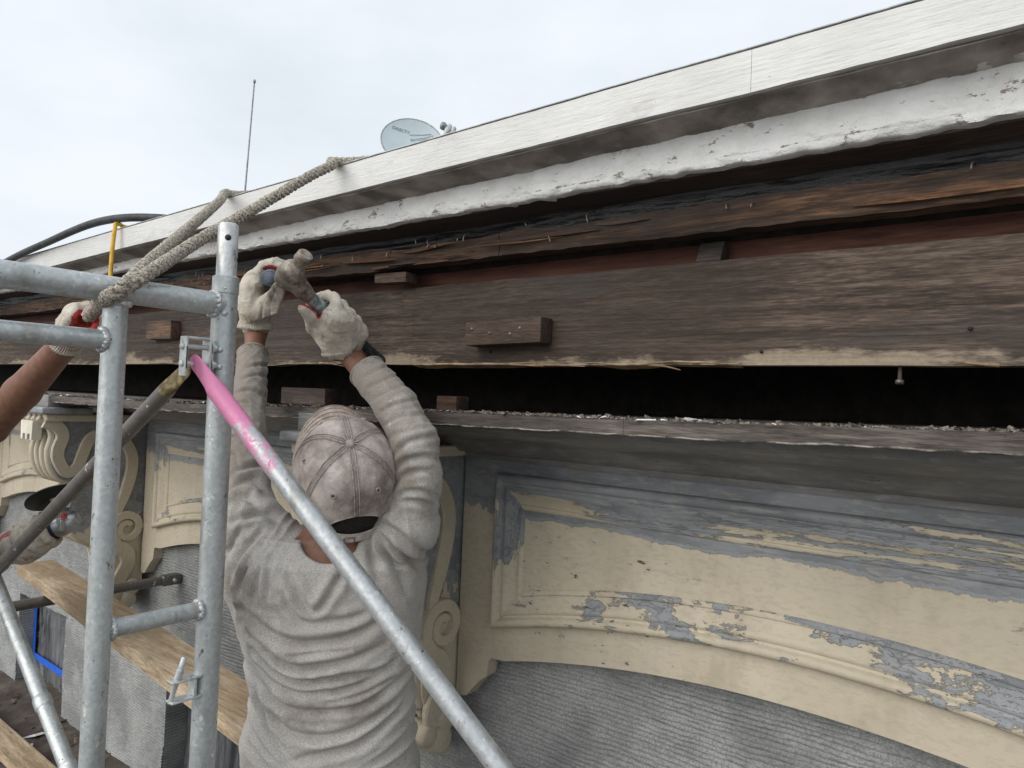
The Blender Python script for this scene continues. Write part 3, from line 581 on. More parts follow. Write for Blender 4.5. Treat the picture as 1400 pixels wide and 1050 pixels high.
for a,b in wins:
    for x,s in ((a,1),(b,-1)):
        zs=np.linspace(-1.56,WZ,300); ys=np.linspace(SY-.002,SY+.115,8); Yg,Zg=np.meshgrid(ys,zs,indexing='ij'); t=(Zg+.004*(fbm(n3(Yg*12,x,Zg*9),2)))/.0118; r=np.abs(2*(t-np.floor(t))-1)
        Xg=x+s*.003*np.clip(r*1.6-.1,0,1); f=gridf(8,300); f=f if s<0 else [q[::-1] for q in f]
        obj('window_jamb',np.stack([Xg,Yg,Zg],-1).reshape(-1,3),f,MT['stucco'],H)
    V,F=boxg(a,b,SY-.001,SY+.115,WZ,WZ+.02,.0); obj('window_head',V,F,MT['stucco'],H,False)
    W_=obj('window',*boxg(a,b,SY+.112,SY+.13,-1.56,WZ,.001),MT['dark'],H,False)
    xs=np.linspace(a+.006,b-.006,60); zs=np.linspace(-1.55,WZ-.01,40); A,B=np.meshgrid(xs,zs,indexing='ij')
    cx=a+.25; rr=(A-cx)/(.25+np.abs(B-WZ)); y=SY+.098-.016*ridge(n3(rr*16,a,B*1.2))-.01*fbm(n3(A*5,2,B*4),3)
    obj('plastic_sheet',np.stack([A,y,B],-1).reshape(-1,3),gridf(60,40),MT['film'],W_)
    if a>-3: continue
    for t in ((a+.001,a+.03,-1.55,WZ-.002),(b-.03,b-.001,-1.55,WZ-.002)): obj('blue_tape',*boxg(t[0],t[1],SY+.066,SY+.068,t[2],t[3],0),MT['tape'],W_,False)
    for z0 in (WZ-.034,-1.40): obj('blue_tape',*boxg(a+.031,b-.031,SY+.0655,SY+.0675,z0,z0+.032,0),MT['tape'],W_,False)

# blocks nailed to the cornice board
def block(xa,xb,za,zb,y0,y1,sh=0,name='timber_block',m='block'):
    V,F=boxg(xa,xb,y0,y1,za,zb,.003); V=V.copy(); V[:,2]+=sh*(V[:,0]-xa)/(xb-xa)+.003*(fbm(n3(V[:,0]*30,V[:,1]*30,V[:,2]*30),2)-.5); return obj(name,V,F,MT[m],H,True,40)
b_=block(-1.040,-.838,.114,.166,1.158,1.199,.004)
for x,z in ((-1.02,.15),(-.97,.14),(-.915,.137),(-.89,.148)): obj('nail',*lathe_t((x,1.156,z),(x,1.163,z),[(0,.003),(.3,.0035),(1,.0035)],8),MT['nail'],H)
block(-1.345,-1.235,.272,.296,1.16,1.20,-.004); block(-2.52,-2.35,.160,.222,1.165,1.199,-.002)
block(-1.87,-1.66,-.036,.012,1.27,1.32,0,m='soffit'); block(-1.080,-1.022,-.031,.004,1.12,1.16,0,m='lath')
V,F=prism([(1.205,.2605),(1.244,.2605),(1.244,.300),(1.222,.297)],-.535,-.490); V[V[:,2]>.3,0]*=.985; obj('wedge',V,F,MT['ledge'],H,False)
for i in range(26):
    x=random.uniform(-2.3,-.05); zt=random.uniform(.335,.372); l=random.uniform(.012,.03); y=1.148+random.uniform(-.004,.004)
    obj('nail',*tube(spline([(x,y+.02,zt),(x+random.uniform(-.003,.003),y-.008,zt-.4*l),(x+random.uniform(-.006,.006),y-.012,zt-l)],3),.0014,6),MT['nail'],H)
obj('nail',*lathe_t((-.205,1.215,.085),(-.204,1.205,.048),[(0,.0025),(.85,.003),(.86,.006),(1,.006)],10),MT['nail'],H)
for x,z,l,a,dx in ((-1.05,.078,.20,-.006,1),(-.62,.076,.07,-.010,1),(-.08,.076,.06,.006,-1),(-1.6,.08,.12,-.01,1),(-2.1,.084,.13,-.012,1),(-.9,.076,.15,-.004,1)):
    p=spline([(x,1.202,z),(x+dx*l*.5,1.195,z+a*.3),(x+dx*l,1.19,z+a)],5); obj('splinter',*tube(p,np.linspace(.0035,.0006,len(p)),6),MT['splinter'],H)
for x,z in ((-.115,.128),(-.41,.098),(-.87,.172),(-1.0,.104)): obj('nail_hole',*lathe_t((x,1.1965,z),(x,1.199,z),[(0,.003),(1,.003)],8),MT['disc'],H)

# loose debris
def chips(n,xf,yf,zf,smin,smax,flat=.35):
    mb=MB()
    for i in range(n):
        x,y=xf(),yf(); s=random.uniform(smin,smax)*random.choice((.5,.7,1,1,1.6)); el=random.choice((1,1,1.5,3.5))
        a=random.uniform(0,6.28); q=np.array([[-1,-1],[1,-.8],[1.1,.9],[-.8,1]])*s*np.array([el,1])*np.random.default_rng(i).uniform(.6,1.2,(4,2)); ca,sa=math.cos(a),math.sin(a); q=q@np.array([[ca,sa],[-sa,ca]])
        z=zf(x,y); h=s*flat*random.uniform(.3,1.4); tx=random.uniform(-.4,.4)
        V=[(x+u,y+v,z+tx*u) for u,v in q]+[(x+.8*u,y+.8*v,z+h+tx*u) for u,v in q]; mb.add(V,[[3,2,1,0],[4,5,6,7],[0,1,5,4],[1,2,6,5],[2,3,7,6],[3,0,4,7]])
    return mb
lz=lambda x,y:-.0185+float(ledge_z(np.array(x)))
tag(chips(5000,lambda:random.uniform(-3.6,.3),lambda:.983+abs(random.gauss(0,.08)),lz,.0007,.0030,.8).build('ledge_debris',MT['chips'],None,False),'paint chips, splinters and grit scattered along the ledge',None,'stuff')
tag(chips(900,lambda:random.uniform(-5.4,-1.0),lambda:random.uniform(.1,1.34),lambda x,y:deckz(y)-.002,.005,.022,.3).build('roof_debris',MT['rubble'],None,False),'broken bits of wood and paint lying on the porch roof',None,'stuff')
tag(chips(110,lambda:random.uniform(-3.2,.2),lambda:.985+abs(random.gauss(0,.05)),lz,.0015,.0045,.5).build('pale_flakes',MT['crown'],None,False),'pale paint flakes lying among the grit on the ledge',None,'stuff')
tag(chips(70,lambda:random.uniform(-5.2,-1.0),lambda:random.uniform(.1,1.3),lambda x,y:deckz(y),.006,.02,.4).build('pale_rubble',MT['crown'],None,False),'pale paint flakes lying on the porch roof',None,'stuff')
# ------------------------------------------------------------------ scaffold
FX=-1.135
SF=thing('scaffold_frame','galvanised scaffold frame with thick header tube, coupling pin and ladder rung','scaffold',(FX,.65,deckz(.65)))
def weld(c,ax,R,r=.0042):
    c=np.array(c,float); ax=np.array(ax,float); u=np.array([0,0,1.]) if abs(ax[2])<.9 else np.array([1.,0,0]); n=np.cross(ax,u); n/=np.linalg.norm(n); b=np.cross(ax,n)
    a=np.linspace(0,2*np.pi,49); P=[c+R*(math.cos(t)*n+math.sin(t)*b)+ax*.002*random.uniform(-1,1) for t in a]; return tube(P,[r*random.uniform(.75,1.25) for _ in a],8)
for Yp in (.653,-.87):
    po=obj('post',*tube([(FX,Yp,z) for z in np.linspace(deckz(Yp)+.01,.188,60)],.0205,28),MT['galv'],SF,True,40)
    obj('coupling_pin',*lathe_t((FX,Yp,.1),(FX,Yp,.281),[(0,.0165),(.97,.0168),(.992,.0155),(1,.0125)],28),MT['galv_lt'],po,True,40)
    obj('collar',*lathe_t((FX,Yp,.160),(FX,Yp,.190),[(0,.0205),(.03,.0216),(.95,.0216),(1,.0195)],28),MT['galv'],po,True,40)
    obj('base_plate',*boxg(FX-.06,FX+.06,Yp-.06,Yp+.06,deckz(Yp)-.006,deckz(Yp)+.012,.002),MT['galv'],po)
cd=np.array([1.135,-.653,0]); cd/=np.linalg.norm(cd)
p0=np.array([FX,.653,.254]); obj('pin_hole',*lathe_t(p0+cd*.010,p0+cd*.0172,[(0,.005),(.9,.0052),(1,.005)],16),MT['disc'],SF)
for zz,r in ((.126,.0055),(.064,.005),(.036,.0055),(.168,.0025)):
    q=np.array([FX,.653,zz])+np.array([0,0,0]); d2=cd if zz>.1 else np.array([.75,-.66,0]); obj('rivet',*lathe_t(q+d2*.018,q+d2*.0245,[(0,r*1.15),(.4,r),(.8,r*.7),(1,r*.25)],14),MT['galv_lt'],SF)
for Yp in (.478,-.70):
    obj('ladder_leg',*tube([(FX,Yp,z) for z in np.linspace(-1.25,.142,50)],.0172,24),MT['galv'],SF,True,40)
obj('header_tube',*tube([(FX,y,.142) for y in np.linspace(.653,-.87,60)],.0195,28),MT['galv'],SF,True,40)
obj('lower_tube',*tube([(FX,y,.066) for y in np.linspace(.47,-.69,40)],.0147,24),MT['galv'],SF,True,40)
for z in (-.368,-.78,-1.2):
    for a,b in ((.478,.653),(-.70,-.87)): obj('rung',*tube([(FX,a,z),(FX,(a+b)/2,z),(FX,b,z)],.0135,22),MT['galv'],SF,True,40)
for c,ax,R in (((FX,.632,.142),(0,1,0),.0200),((FX,.461,.066),(0,1,0),.0152),((FX,.4955,-.368),(0,1,0),.014),((FX,.632,-.368),(0,1,0),.0142),((FX,.478,.122),(0,0,1),.0176)):
    obj('weld_bead',*weld(c,ax,R),MT['galv_lt'],SF)
# brace lock on the post: U strap with slotted plate, pins, washers
lk=obj('brace_lock',*boxg(FX+.002,FX+.022,.578,.582,.018,.082,.0008),MT['galv_lt'],SF)
obj('slot',*boxg(FX+.0221,FX+.0226,.5792,.5808,.03,.066,0),MT['disc'],lk,False)
for z0,z1 in ((.018,.0795),): obj('strap_plate',*boxg(FX-.002,FX+.022,.618,.622,z0-.006,z1,.0008),MT['galv_lt'],lk)
obj('strap_top',*boxg(FX+.002,FX+.022,.5822,.6178,.078,.082,.0008),MT['galv_lt'],lk)
for zz in (.066,.038):
    obj('lock_pin',*lathe_t((FX+.012,.574,zz),(FX+.012,.634,zz),[(0,.004),(.02,.0055),(.1,.0055),(.1,.0042),(.85,.0042),(.85,.009),(.9,.009),(.9,.006),(1,.006)],16),MT['galv_lt'],lk,True,40)
for z0 in (-.474,-.506):
    V,F=boxg(FX-.006,FX+.016,.588,.637,z0-.0018,z0+.0018,.001); o=obj('lug_plate',V,F,MT['galv_lt'],SF)
obj('lug_back',*boxg(FX-.005,FX+.015,.624,.629,-.504,-.476,.001),MT['galv_lt'],SF)
obj('lug_pin',*lathe_t((FX+.004,.590,-.508),(FX+.014,.606,-.435),[(0,.0035),(.5,.0048),(.52,.0062),(.72,.0062),(.74,.0048),(.97,.0048),(1,.003)],12),MT['galv_lt'],SF,True,40)

def brace(name,label,a,b,r,mat,flat=.05,endmat=None,rings=(),group='scaffold cross braces'):
    a=np.array(a,float); b=np.array(b,float); L_=np.linalg.norm(b-a); d=(b-a)/L_
    T=thing(name,label,'brace',tuple(b),group)
    n=60; ts=np.linspace(flat,L_-flat,n); obj('tube',*tube([a+d*t for t in ts],r,22),mat,T,True,40)
    side=np.cross(d,[0,1,0]); side/=np.linalg.norm(side)
    for s,e in ((1,a),(-1,b)):
        rows=[]; 
        for t,w,h in ((-.012,.006,.0022),(-.008,.012,.0026),(.0,.0145,.0028),(.02,.015,.003),(flat*.75,.0155,r*.55),(flat*1.0,r,r),(flat*1.06,r*1.01,r*1.01)):
            ang=np.linspace(0,2*np.pi,18,endpoint=False); c=e+s*d*t; nrm=np.cross(side,d)
            rows.append(c+np.cos(ang)[:,None]*side*w+np.sin(ang)[:,None]*nrm*h)
        V=np.concatenate(rows); m_=18; F=[[i*m_+j,i*m_+(j+1)%m_,(i+1)*m_+(j+1)%m_,(i+1)*m_+j] for i in range(len(rows)-1) for j in range(m_)]+[list(range(m_))]
        obj('flattened_end',V,F,endmat or mat,T,True,60)
    for q in rings: obj('sleeve',*lathe_t(a+d*q,a+d*(q+.03),[(0,r*1.02),(.15,r*1.16),(.85,r*1.16),(1,r*1.02)],20),mat,T,True,40)
    return T
pa=np.array((-1.118,.598,.040)); pb=np.array((-0.5895,0.7593,-0.4856)); brace('cross_brace','diagonal scaffold brace with bright pink painted end crossing before the man',pa,pa+(pb-pa)*2.6,.0152,MT['galv_pink'],.06)
da=np.array((-1.150,.600,.030)); db=np.array((-1.958,.600,-.435)); brace('cross_brace','dull brown diagonal brace running down left from the post lock',da,da+(db-da)*1.7,.0140,MT['galv_dark'],.07,MT['rust'])
brace('cross_brace','thin silver brace with raised sleeves crossing the lower left corner',(-2.55,.60,-.128),(-1.165,.60,-.966),.0150,MT['galv'],.05,None,(1.02,1.19))

T=thing('support_tube','grey tube propped level between plank and stucco wall, flattened end','tube',(-2.57,1.36,-.70))
obj('tube',*tube([(-2.57,y,-.700) for y in np.linspace(.3,1.30,30)],.0165,20),MT['galv_dark'],T,True,40)
obj('flattened_end',*boxg(-2.590,-2.550,1.285,1.352,-.718,-.682,.006),MT['galv_dark'],T); obj('bolt',*lathe_t((-2.552,1.325,-.70),(-2.540,1.325,-.70),[(0,.008),(.6,.008),(1,.004)],10),MT['galv'],T)
def plank(name,label,p,ang,L_,W_,t,z):
    me=densify([(-W_/2,-t),(-W_/2,0),(W_/2,0),(W_/2,-t)],.012); V,F=strip(0,L_,me,.03,lambda V: n3(0*V[...,0],.0022*(fbm(n3(V[...,0]*6,V[...,1]*20,V[...,2]*20),3)-.5),.0026*(fbm(n3(V[...,0]*5,V[...,1]*14,3),3)-.5)))
    o=obj(name,V,F,MT['plank'],None,True,40); o.location=(p[0],p[1],z); o.rotation_euler=(0,0,ang); tag(o,label,'plank'); return o
plank('wooden_plank','long pale plank running behind the scaffold posts below the brackets',(-2.89,.994),-.0935,1.68,.108,.038,-.640)
plank('wooden_plank','short pale plank lying on the porch roof in the bottom left corner',(-4.3,1.118),0,2.0,.098,.038,-1.492)

# rope
def rope_mesh(paths,R=.0050,r=.0060,pitch=.036):
    mb=MB()
    for pts in paths:
        P=spline(pts,14); seg=np.r_[0,np.cumsum(np.linalg.norm(np.diff(P,axis=0),axis=1))]; s=np.arange(0,seg[-1],.0028); P=np.column_stack([np.interp(s,seg,P[:,i]) for i in range(3)]); P,Tn,N,B=frames(P)
        for k in range(3):
            a=2*np.pi*(s/pitch+k/3); Q=P+R*(np.cos(a)[:,None]*N+np.sin(a)[:,None]*B)
            V,F=tube(Q,r,9,True,lambda i,aa: 1+.10*np.sin(i*1.9+aa*2)+.05*np.sin(i*3.7+aa*5)); V=V+.0008*(rng.random(V.shape)-.5); mb.add(V,F)
        # fuzz
        for j in range(int(len(P)*.8)):
            i=random.randrange(len(P)); t=random.uniform(0,6.28); n=N[i]*math.cos(t)+B[i]*math.sin(t); o=P[i]+n*.0105; e=o+n*random.uniform(.001,.0035)+Tn[i]*random.uniform(-.006,.006); w_=Tn[i]*.0005
            mb.add([o-w_,o+w_,e],[[0,1,2]])
    return mb
rA=[(-1.3101,0.5091,0.1135),(-1.2047,0.4770,0.1180),(-1.1109,0.4549,0.1257),(-1.0822,0.4642,0.1413),(-1.1385,0.5266,0.1934),(-1.3841,0.7120,0.3148),(-1.6572,0.9260,0.4596),(-1.735,.985,.506),(-1.745,1.03,.514),(-1.80,1.25,.585),(-1.95,1.8,.74)]
rB=[(-1.2705,0.5142,0.1271),(-1.1656,0.4821,0.1224),(-1.0967,0.4657,0.1339),(-1.0843,0.4751,0.1452),(-1.0890,0.5150,0.1781),(-1.1914,0.6358,0.2568),(-1.2492,0.7657,0.3460),(-1.2686,0.9000,0.4480),(-1.2759,0.9690,0.4968),(-1.300,.985,.512),(-1.270,1.03,.520),(-1.20,1.25,.590),(-1.2,1.8,.74)]
o=rope_mesh([rA,rB]).build('rope',MT['rope'],None,True,None); tag(o,'thick dirty twisted rope tied to the scaffold header, two strands over the eave','rope')
def smoothtube(pts,r,seg=14,n=14): return tube(spline(pts,n),r,seg)
o=obj('hose',*smoothtube([(-2.0,1.6,.56),(-2.10,1.20,.505),(-2.2,1.03,.510),(-2.50,.985,.524),(-2.93,.980,.497),(-3.27,.978,.468),(-3.8,.975,.40),(-4.6,.97,.22)],.0125),MT['black']); tag(o,'dark grey hose arching over the white fascia at far left','hose')
o=obj('cord',*smoothtube([(-2.40,1.3,.60),(-2.375,1.05,.506),(-2.368,.992,.503),(-2.362,.980,.480),(-2.345,.968,.33),(-2.29,.955,-.02),(-2.22,.93,-.376),(-2.085,.90,-.953),(-2.06,.9,-1.3),(-2.08,.88,-1.575)],.0062),MT['yellow']); tag(o,'yellow cord hanging down from the eave behind the scaffold leg','cord')

# ------------------------------------------------------------------ roof-top antenna and dish
A=thing('antenna_mast','thin grey whip antenna rising above the roof line','antenna',(-6.70,4.0,1.35))
obj('mast',*tube([(-6.71,4.0,1.35),(-6.676,4.0,2.015),(-6.60,4.0,3.127)],[.010,.0095,.007],10),MT['mast'],A); obj('tip',*lathe_t((-6.60,4,3.115),(-6.598,4,3.15),[(0,.008),(.2,.014),(.8,.014),(1,.006)],10),MT['mast'],A); obj('foot',*boxg(-6.80,-6.62,3.91,4.09,1.20,1.37,.01),MT['mast'],A)
DC=np.array((-4.79,4.5,2.33)); D_=thing('satellite_dish','blue grey satellite dish with printed lettering on the roof','satellite dish',(-4.72,4.7,1.4))
nz_=np.array([.60,-.74,.30]); nz_/=np.linalg.norm(nz_); ex=np.cross([0,0,1],nz_); ex/=np.linalg.norm(ex); ey=np.cross(nz_,ex); ca,sa=math.cos(rad(-22)),math.sin(rad(-22)); ex,ey=ca*ex+sa*ey,-sa*ex+ca*ey
rr=np.linspace(0,1,12); th=np.linspace(0,2*np.pi,48,endpoint=False); V=[]; DA,DB=.290,.235
for side,off in ((1,0),(-1,-.012)):
    for r in rr:
        for t in th: V.append(DC+ex*DA*r*np.cos(t)+ey*DB*r*np.sin(t)+nz_*(.05*r*r-.05+off))
F=[]
for s in (0,1):
    b=s*12*48
    for i in range(11):
        for j in range(48): q=[b+i*48+j,b+i*48+(j+1)%48,b+(i+1)*48+(j+1)%48,b+(i+1)*48+j]; F.append(q[::-1] if s==0 else q)
for j in range(48): F.append([11*48+j,11*48+(j+1)%48,12*48+11*48+(j+1)%48,12*48+11*48+j])
obj('reflector',V,F,MT['dish'],D_,True,40)
obj('rim',*tube([DC+ex*DA*np.cos(t)+ey*DB*np.sin(t)+nz_*(-.006) for t in np.linspace(0,2*np.pi,60)],.0075,8,False),MT['mast'],D_)
lnb=np.array((-4.1683,4.3000,2.2624))
arm=[DC-ey*.24-nz_*.03,DC-ey*.20+ex*.15+nz_*.10,lnb-ey*.10]; obj('arm',*tube(spline(arm,8),.014,10),MT['lnb'],D_)
obj('receiver',*lathe_t(lnb-ex*.05,lnb+ex*.03,[(0,.018),(.1,.032),(.45,.034),(.5,.024),(1,.024)],14),MT['mast'],D_); obj('receiver_body',*lathe_t(lnb+ey*.035+ex*.02,lnb-ey*.11+ex*.03,[(0,.016),(.1,.026),(.5,.026),(.6,.02),(1,.018)],12),MT['lnb'],D_)
obj('receiver_body',*lathe_t(lnb+ey*.03+ex*.06,lnb-ey*.08+ex*.09,[(0,.014),(.1,.022),(.9,.022),(1,.012)],12),MT['lnb'],D_)
obj('pole',*tube([(-4.70,4.72,1.42),(-4.70,4.70,2.05),DC-nz_*.07],.024,12),MT['mast'],D_); obj('foot_plate',*boxg(-4.8,-4.6,4.6,4.8,1.33,1.43,.01),MT['mast'],D_)
def text(body,size,c,ang):
    cu=bpy.data.curves.new('lettering','FONT'); cu.body=body; cu.size=size; cu.extrude=.0008; cu.align_x='CENTER'; cu.align_y='CENTER'; t=bpy.data.objects.new('tmp',cu); C.objects.link(t)
    bpy.context.view_layer.update(); dg=bpy.context.evaluated_depsgraph_get(); me=bpy.data.meshes.new_from_object(t.evaluated_get(dg)); bpy.data.objects.remove(t)
    V=np.array([v.co[:] for v in me.vertices]); F=[list(p.vertices) for p in me.polygons]; bpy.data.meshes.remove(me)
    c_,s_=math.cos(ang),math.sin(ang); x=V[:,0]*c_-V[:,1]*s_+c[0]; y=V[:,0]*s_+V[:,1]*c_+c[1]; r2=(x/DA)**2+(y/DB)**2
    W=DC+x[:,None]*ex+y[:,None]*ey+nz_*(.05*r2-.05+.004+V[:,2])[:,None]; obj('lettering',W,F,MT['dishtext'],D_,False)
text('DIRECTV',.040,(-.155,.080),rad(10)); text('PHYXDIRECT',.036,(.060,.082),rad(30))
obj('printed_line',*tube([DC+ex*x+ey*y+nz_*(.05*((x/DA)**2+(y/DB)**2)-.05+.004) for x,y in ((-.065,.075),(.04,.118),(.12,.150))],.0022,6),MT['dishtext'],D_)

# ------------------------------------------------------------------ people
UP=np.array([0,0,1.])
def unit(v): v=np.array(v,float); return v/np.linalg.norm(v)
def loft(levels,Rv,Fv):
    lv=sorted(levels,key=lambda q:q[0][2]); z=np.array([q[0][2] for q in lv]); cx=np.array([q[0][0] for q in lv]); cy=np.array([q[0][1] for q in lv]); A=np.array([q[1] for q in lv]); B=np.array([q[2] for q in lv])
    def mk(off=0.):
        def fn(X,Y,Z):
            zz=np.clip(Z,z[0],z[-1]); x=X-np.interp(zz,z,cx); y=Y-np.interp(zz,z,cy); a=np.interp(zz,z,A)+off; b=np.interp(zz,z,B)+off
            r=x*Rv[0]+y*Rv[1]; f=x*Fv[0]+y*Fv[1]; q=(np.abs(r/a)**2.4+np.abs(f/b)**2.4)**(1/2.4); d=(q-1)*np.minimum(a,b)
            return np.maximum(d,np.maximum(Z-z[-1]-.01,z[0]-Z))
        R=max(A.max(),B.max())+.02; lo=(cx.min()-R,cy.min()-R,z[0]); hi=(cx.max()+R,cy.max()+R,z[-1]+.02); return fn,lo,hi
    mk.z=z; mk.cx=cx; mk.cy=cy; mk.A=A; return mk
def seglen(V,a,b):
    a=np.array(a,float); b=np.array(b,float); d=b-a; t=((V-a)@d)/(d@d); q=np.clip(t,0,1); r=V-a-q[:,None]*d; return np.linalg.norm(r,axis=1),t*np.linalg.norm(d),r,unit(d)
def person(name,label,J,loc):
    Pn=thing(name,label,'person',loc); Rv,Fv=J['R'],J['F']; g=J
    lf=loft(g['levels'],Rv,Fv); Hc=np.array(g['head']); hu,hf=unit(g['hu']),np.array(g['hf'],float); hf=unit(hf-hu*(hf@hu)); hr=np.cross(hf,hu)
    # ---- skin
    pts=np.array([Hc+hu*.15,Hc-hu*.2,Hc+hf*.2]+[g[k] for k in ('sl','sr','el','er','wl','wr','hl','hr_')]+[g['footl'],g['footr']]+[q[0] for q in g['levels']])
    Fd=Field(pts.min(0)-.22,pts.max(0)+.18,.0062)
    Fd.ell(Hc-hu*.012,(hr,hf,hu),(.074,.094,.090),.02); Fd.ell(Hc-hu*.075+hf*.030,(hr,hf,hu),(.052,.060,.058),.03); Fd.ell(Hc-hu*.045+hf*.085,(hr,hf,hu),(.010,.016,.020),.012)
    Fd.cone(Hc-hu*.06+hf*.088,Hc-hu*.06+hf*.100,.008,.012,.01); Fd.ell(Hc-hu*.095+hf*.082,(hr,hf,hu),(.024,.010,.008),.008); Fd.ell(Hc-hu*.118+hf*.070,(hr,hf,hu),(.020,.016,.014),.012)
    for s in (-1,1): Fd.ell(Hc-hu*.035+hr*s*.078-hf*.005,(hr,hf,hu),(.008,.018,.030),.006); Fd.ell(Hc-hu*.028+hf*.086+hr*s*.030,(hr,hf,hu),(.014,.008,.009),.004,'sub')
    Fd.cone(g['neck0'],g['neck1'],.054,.060,.03)
    fn,lo,hi=lf(-.016); Fd.op(fn,lo,hi,.03)
    for s,e,w_,h,ru in ((g['sl'],g['el'],g['wl'],g['handl'],g.get('upper',.045)),(g['sr'],g['er'],g['wr'],g['handr'],g.get('upper',.045))):
        Fd.cone(s,e,ru,min(.036,ru-.003),.012); Fd.cone(e,np.array(e)*.55+np.array(w_)*.45,g.get('fore',.038)-.003,g.get('fore',.038)-.004,.008); Fd.cone(np.array(e)*.55+np.array(w_)*.45,w_,g.get('fore',.038)-.004,.0245,.008); Fd.cone(w_,h,.0245,.024,.015)
    for hp,kn,ft in ((g['hl'],g['kneel'],g['footl']),(g['hr_'],g['kneer'],g['footr'])):
        Fd.cone(hp,kn,.075,.05,.03); Fd.cone(kn,ft,.05,.035,.02); Fd.cone(ft,np.array(ft)+Fv*.12-UP*.02,.035,.03,.02)
    V,F=Fd.mesh(2); obj('body',V,F,MT['skin'],Pn)
    for s in (-1,1):
        V,F=lathe_t(Hc-hu*.028+hf*.070+hr*s*.030,Hc-hu*.028+hf*.090+hr*s*.030,[(0,.008),(.3,.0115),(.6,.011),(.85,.007),(1,.001)],12); obj('eye',V,F,MT['eye'],Pn)
    # ---- hair
    Fd=Field(Hc-.16,Hc+.16,.004); Fd.ell(Hc-hu*.020-hf*.006,(hr,hf,hu),(.084,.102,.096),.01); pl=Hc+hf*.035
    Fd.op(lambda X,Y,Z:(X-pl[0])*hf[0]+(Y-pl[1])*hf[1]+(Z-pl[2])*hf[2],Hc-.16,Hc+.16,.01,'clip')
    pl2=Hc-hu*.080; Fd.op(lambda X,Y,Z:-((X-pl2[0])*hu[0]+(Y-pl2[1])*hu[1]+(Z-pl2[2])*hu[2]),Hc-.16,Hc+.16,.01,'clip')
    V,F=Fd.mesh(1); nn=vnorm(V,F); V=V+nn*(.004*(fbm(V*70,3)-.5))[:,None]; obj('hair',V,F,MT['hair'],Pn)
    # ---- shirt
    sv=g['sleeves']; allp=np.array([q[0] for q in g['levels']]+[g['sl'],g['sr']]+[p for ch in sv for p,_ in ch]); Fd=Field(allp.min(0)-.21,allp.max(0)+.10,g.get('res',.0042))
    fn,lo,hi=lf(0.); Fd.op(fn,lo,hi,.03); 
    for a,b,ra,rb in g['yoke']: Fd.cone(a,b,ra,rb,.020)
    for ch in sv:
        for (p,r),(q,t) in zip(ch[:-1],ch[1:]): Fd.cone(p,q,r,t,.012)
    for ch in sv:
        c=np.array(ch[-1][0],float); d=unit(c-np.array(ch[-2][0])); r=ch[-1][1]
        Fd.op(lambda X,Y,Z:(X-c[0])*d[0]+(Y-c[1])*d[1]+(Z-c[2])*d[2],c-r*1.3,c+r*1.3,.01,'clip',0); Fd.cone(c-d*.025,c+d*.05,r-.0045,r-.003,.01,'sub')
    Fd.cone(g['hole0'],g['hole1'],g['holer'],g['holer']+.008,.01,'sub')
    V,F=Fd.mesh(2); N=vnorm(V,F)
    z,cx,cy,Aw=lf.z,lf.cx,lf.cy,lf.A
    xr=((V[:,0]-np.interp(V[:,2],z,cx))*Rv[0]+(V[:,1]-np.interp(V[:,2],z,cy))*Rv[1])/np.interp(V[:,2],z,Aw); u=V[:,2]
    ztop=g['sl'][2]; zb=z[0]; arm=np.full(len(V),9.); ph=np.zeros(len(V)); ca_=np.zeros(len(V))
    for ch in sv:
        base=0
        for (p,r),(q,t) in zip(ch[:-1],ch[1:]):
            dd,s,rv,ax=seglen(V,p,q); k=dd-(r+t)/2; m_=k<arm; m_&=(s>-.04); arm[m_]=k[m_]; e1=unit(np.cross(ax,UP+.3*Rv)); ph[m_]=(base+s)[m_]; ca_[m_]=((rv@e1)/(dd+1e-6))[m_]; base+=np.linalg.norm(np.array(q)-np.array(p))
    onarm=np.clip((.022-arm)/.02,0,1)*np.clip((ph-.03)/.08,0,1)
    def folds(curves):
        q=np.stack([V@Rv,V[:,2]],1); D=np.zeros(len(V)); back=np.clip(.45-N@Fv,0,1)
        for pts,A,w_ in curves:
            P2=np.array([[np.dot(p,Rv),p[2]] for p in pts]); P2=spline(P2,5); lo=P2.min(0)-5*w_; hi=P2.max(0)+5*w_; m_=np.where((q>lo).all(1)&(q<hi).all(1)&(back>.05))[0]
            if len(m_)==0: continue
            best=np.full(len(m_),9.); tt=np.zeros(len(m_)); n=len(P2)-1
            for i in range(n):
                a,b=P2[i],P2[i+1]; e=b-a; t=np.clip(((q[m_]-a)@e)/(e@e+1e-12),0,1); dd=np.linalg.norm(q[m_]-a-t[:,None]*e,axis=1); k=dd<best; best[k]=dd[k]; tt[k]=(i+t[k])/n
            tap=np.sin(np.pi*np.clip(tt*.94+.03,0,1))**.6; jit=.75+.5*vnoise(n3(q[m_][:,0]*60,q[m_][:,1]*60,len(pts)))
            D[m_]+=A*tap*jit*(-np.exp(-(best/w_)**2)+.62*np.exp(-((best-2.1*w_)/(1.35*w_))**2))
        return D*np.clip(back*3,0,1)
    # U-shaped drape folds across the back
    sag=.055*(1-xr**2)+.016*xr; f1=u+sag; n1=ridge(n3(f1*27+.25*fbm(n3(xr*2,u*5,0),2),xr*.9,3.1))**2.2; n2=ridge(n3(f1*52,xr*1.6,8.1))**2
    mk1=np.clip((ztop-.15-u)/.10,0,1)*(1-onarm)
    d=mk1*(.022*(n1-.45)+.011*(n2-.35)*np.clip(.3+vnoise(n3(xr*2,u*6,1)),0,1.2))
    # pleats fanning down from the shoulders and a slack V between the shoulder blades
    fan=xr*np.clip(1.6+(u-ztop)*3,.6,2); n3_=ridge(n3(fan*5.5+.4*np.sign(xr),u*3.2+xr*xr*2,5.5))**2; mk2=np.clip((u-ztop+.24)/.08,0,1)*(1-onarm)
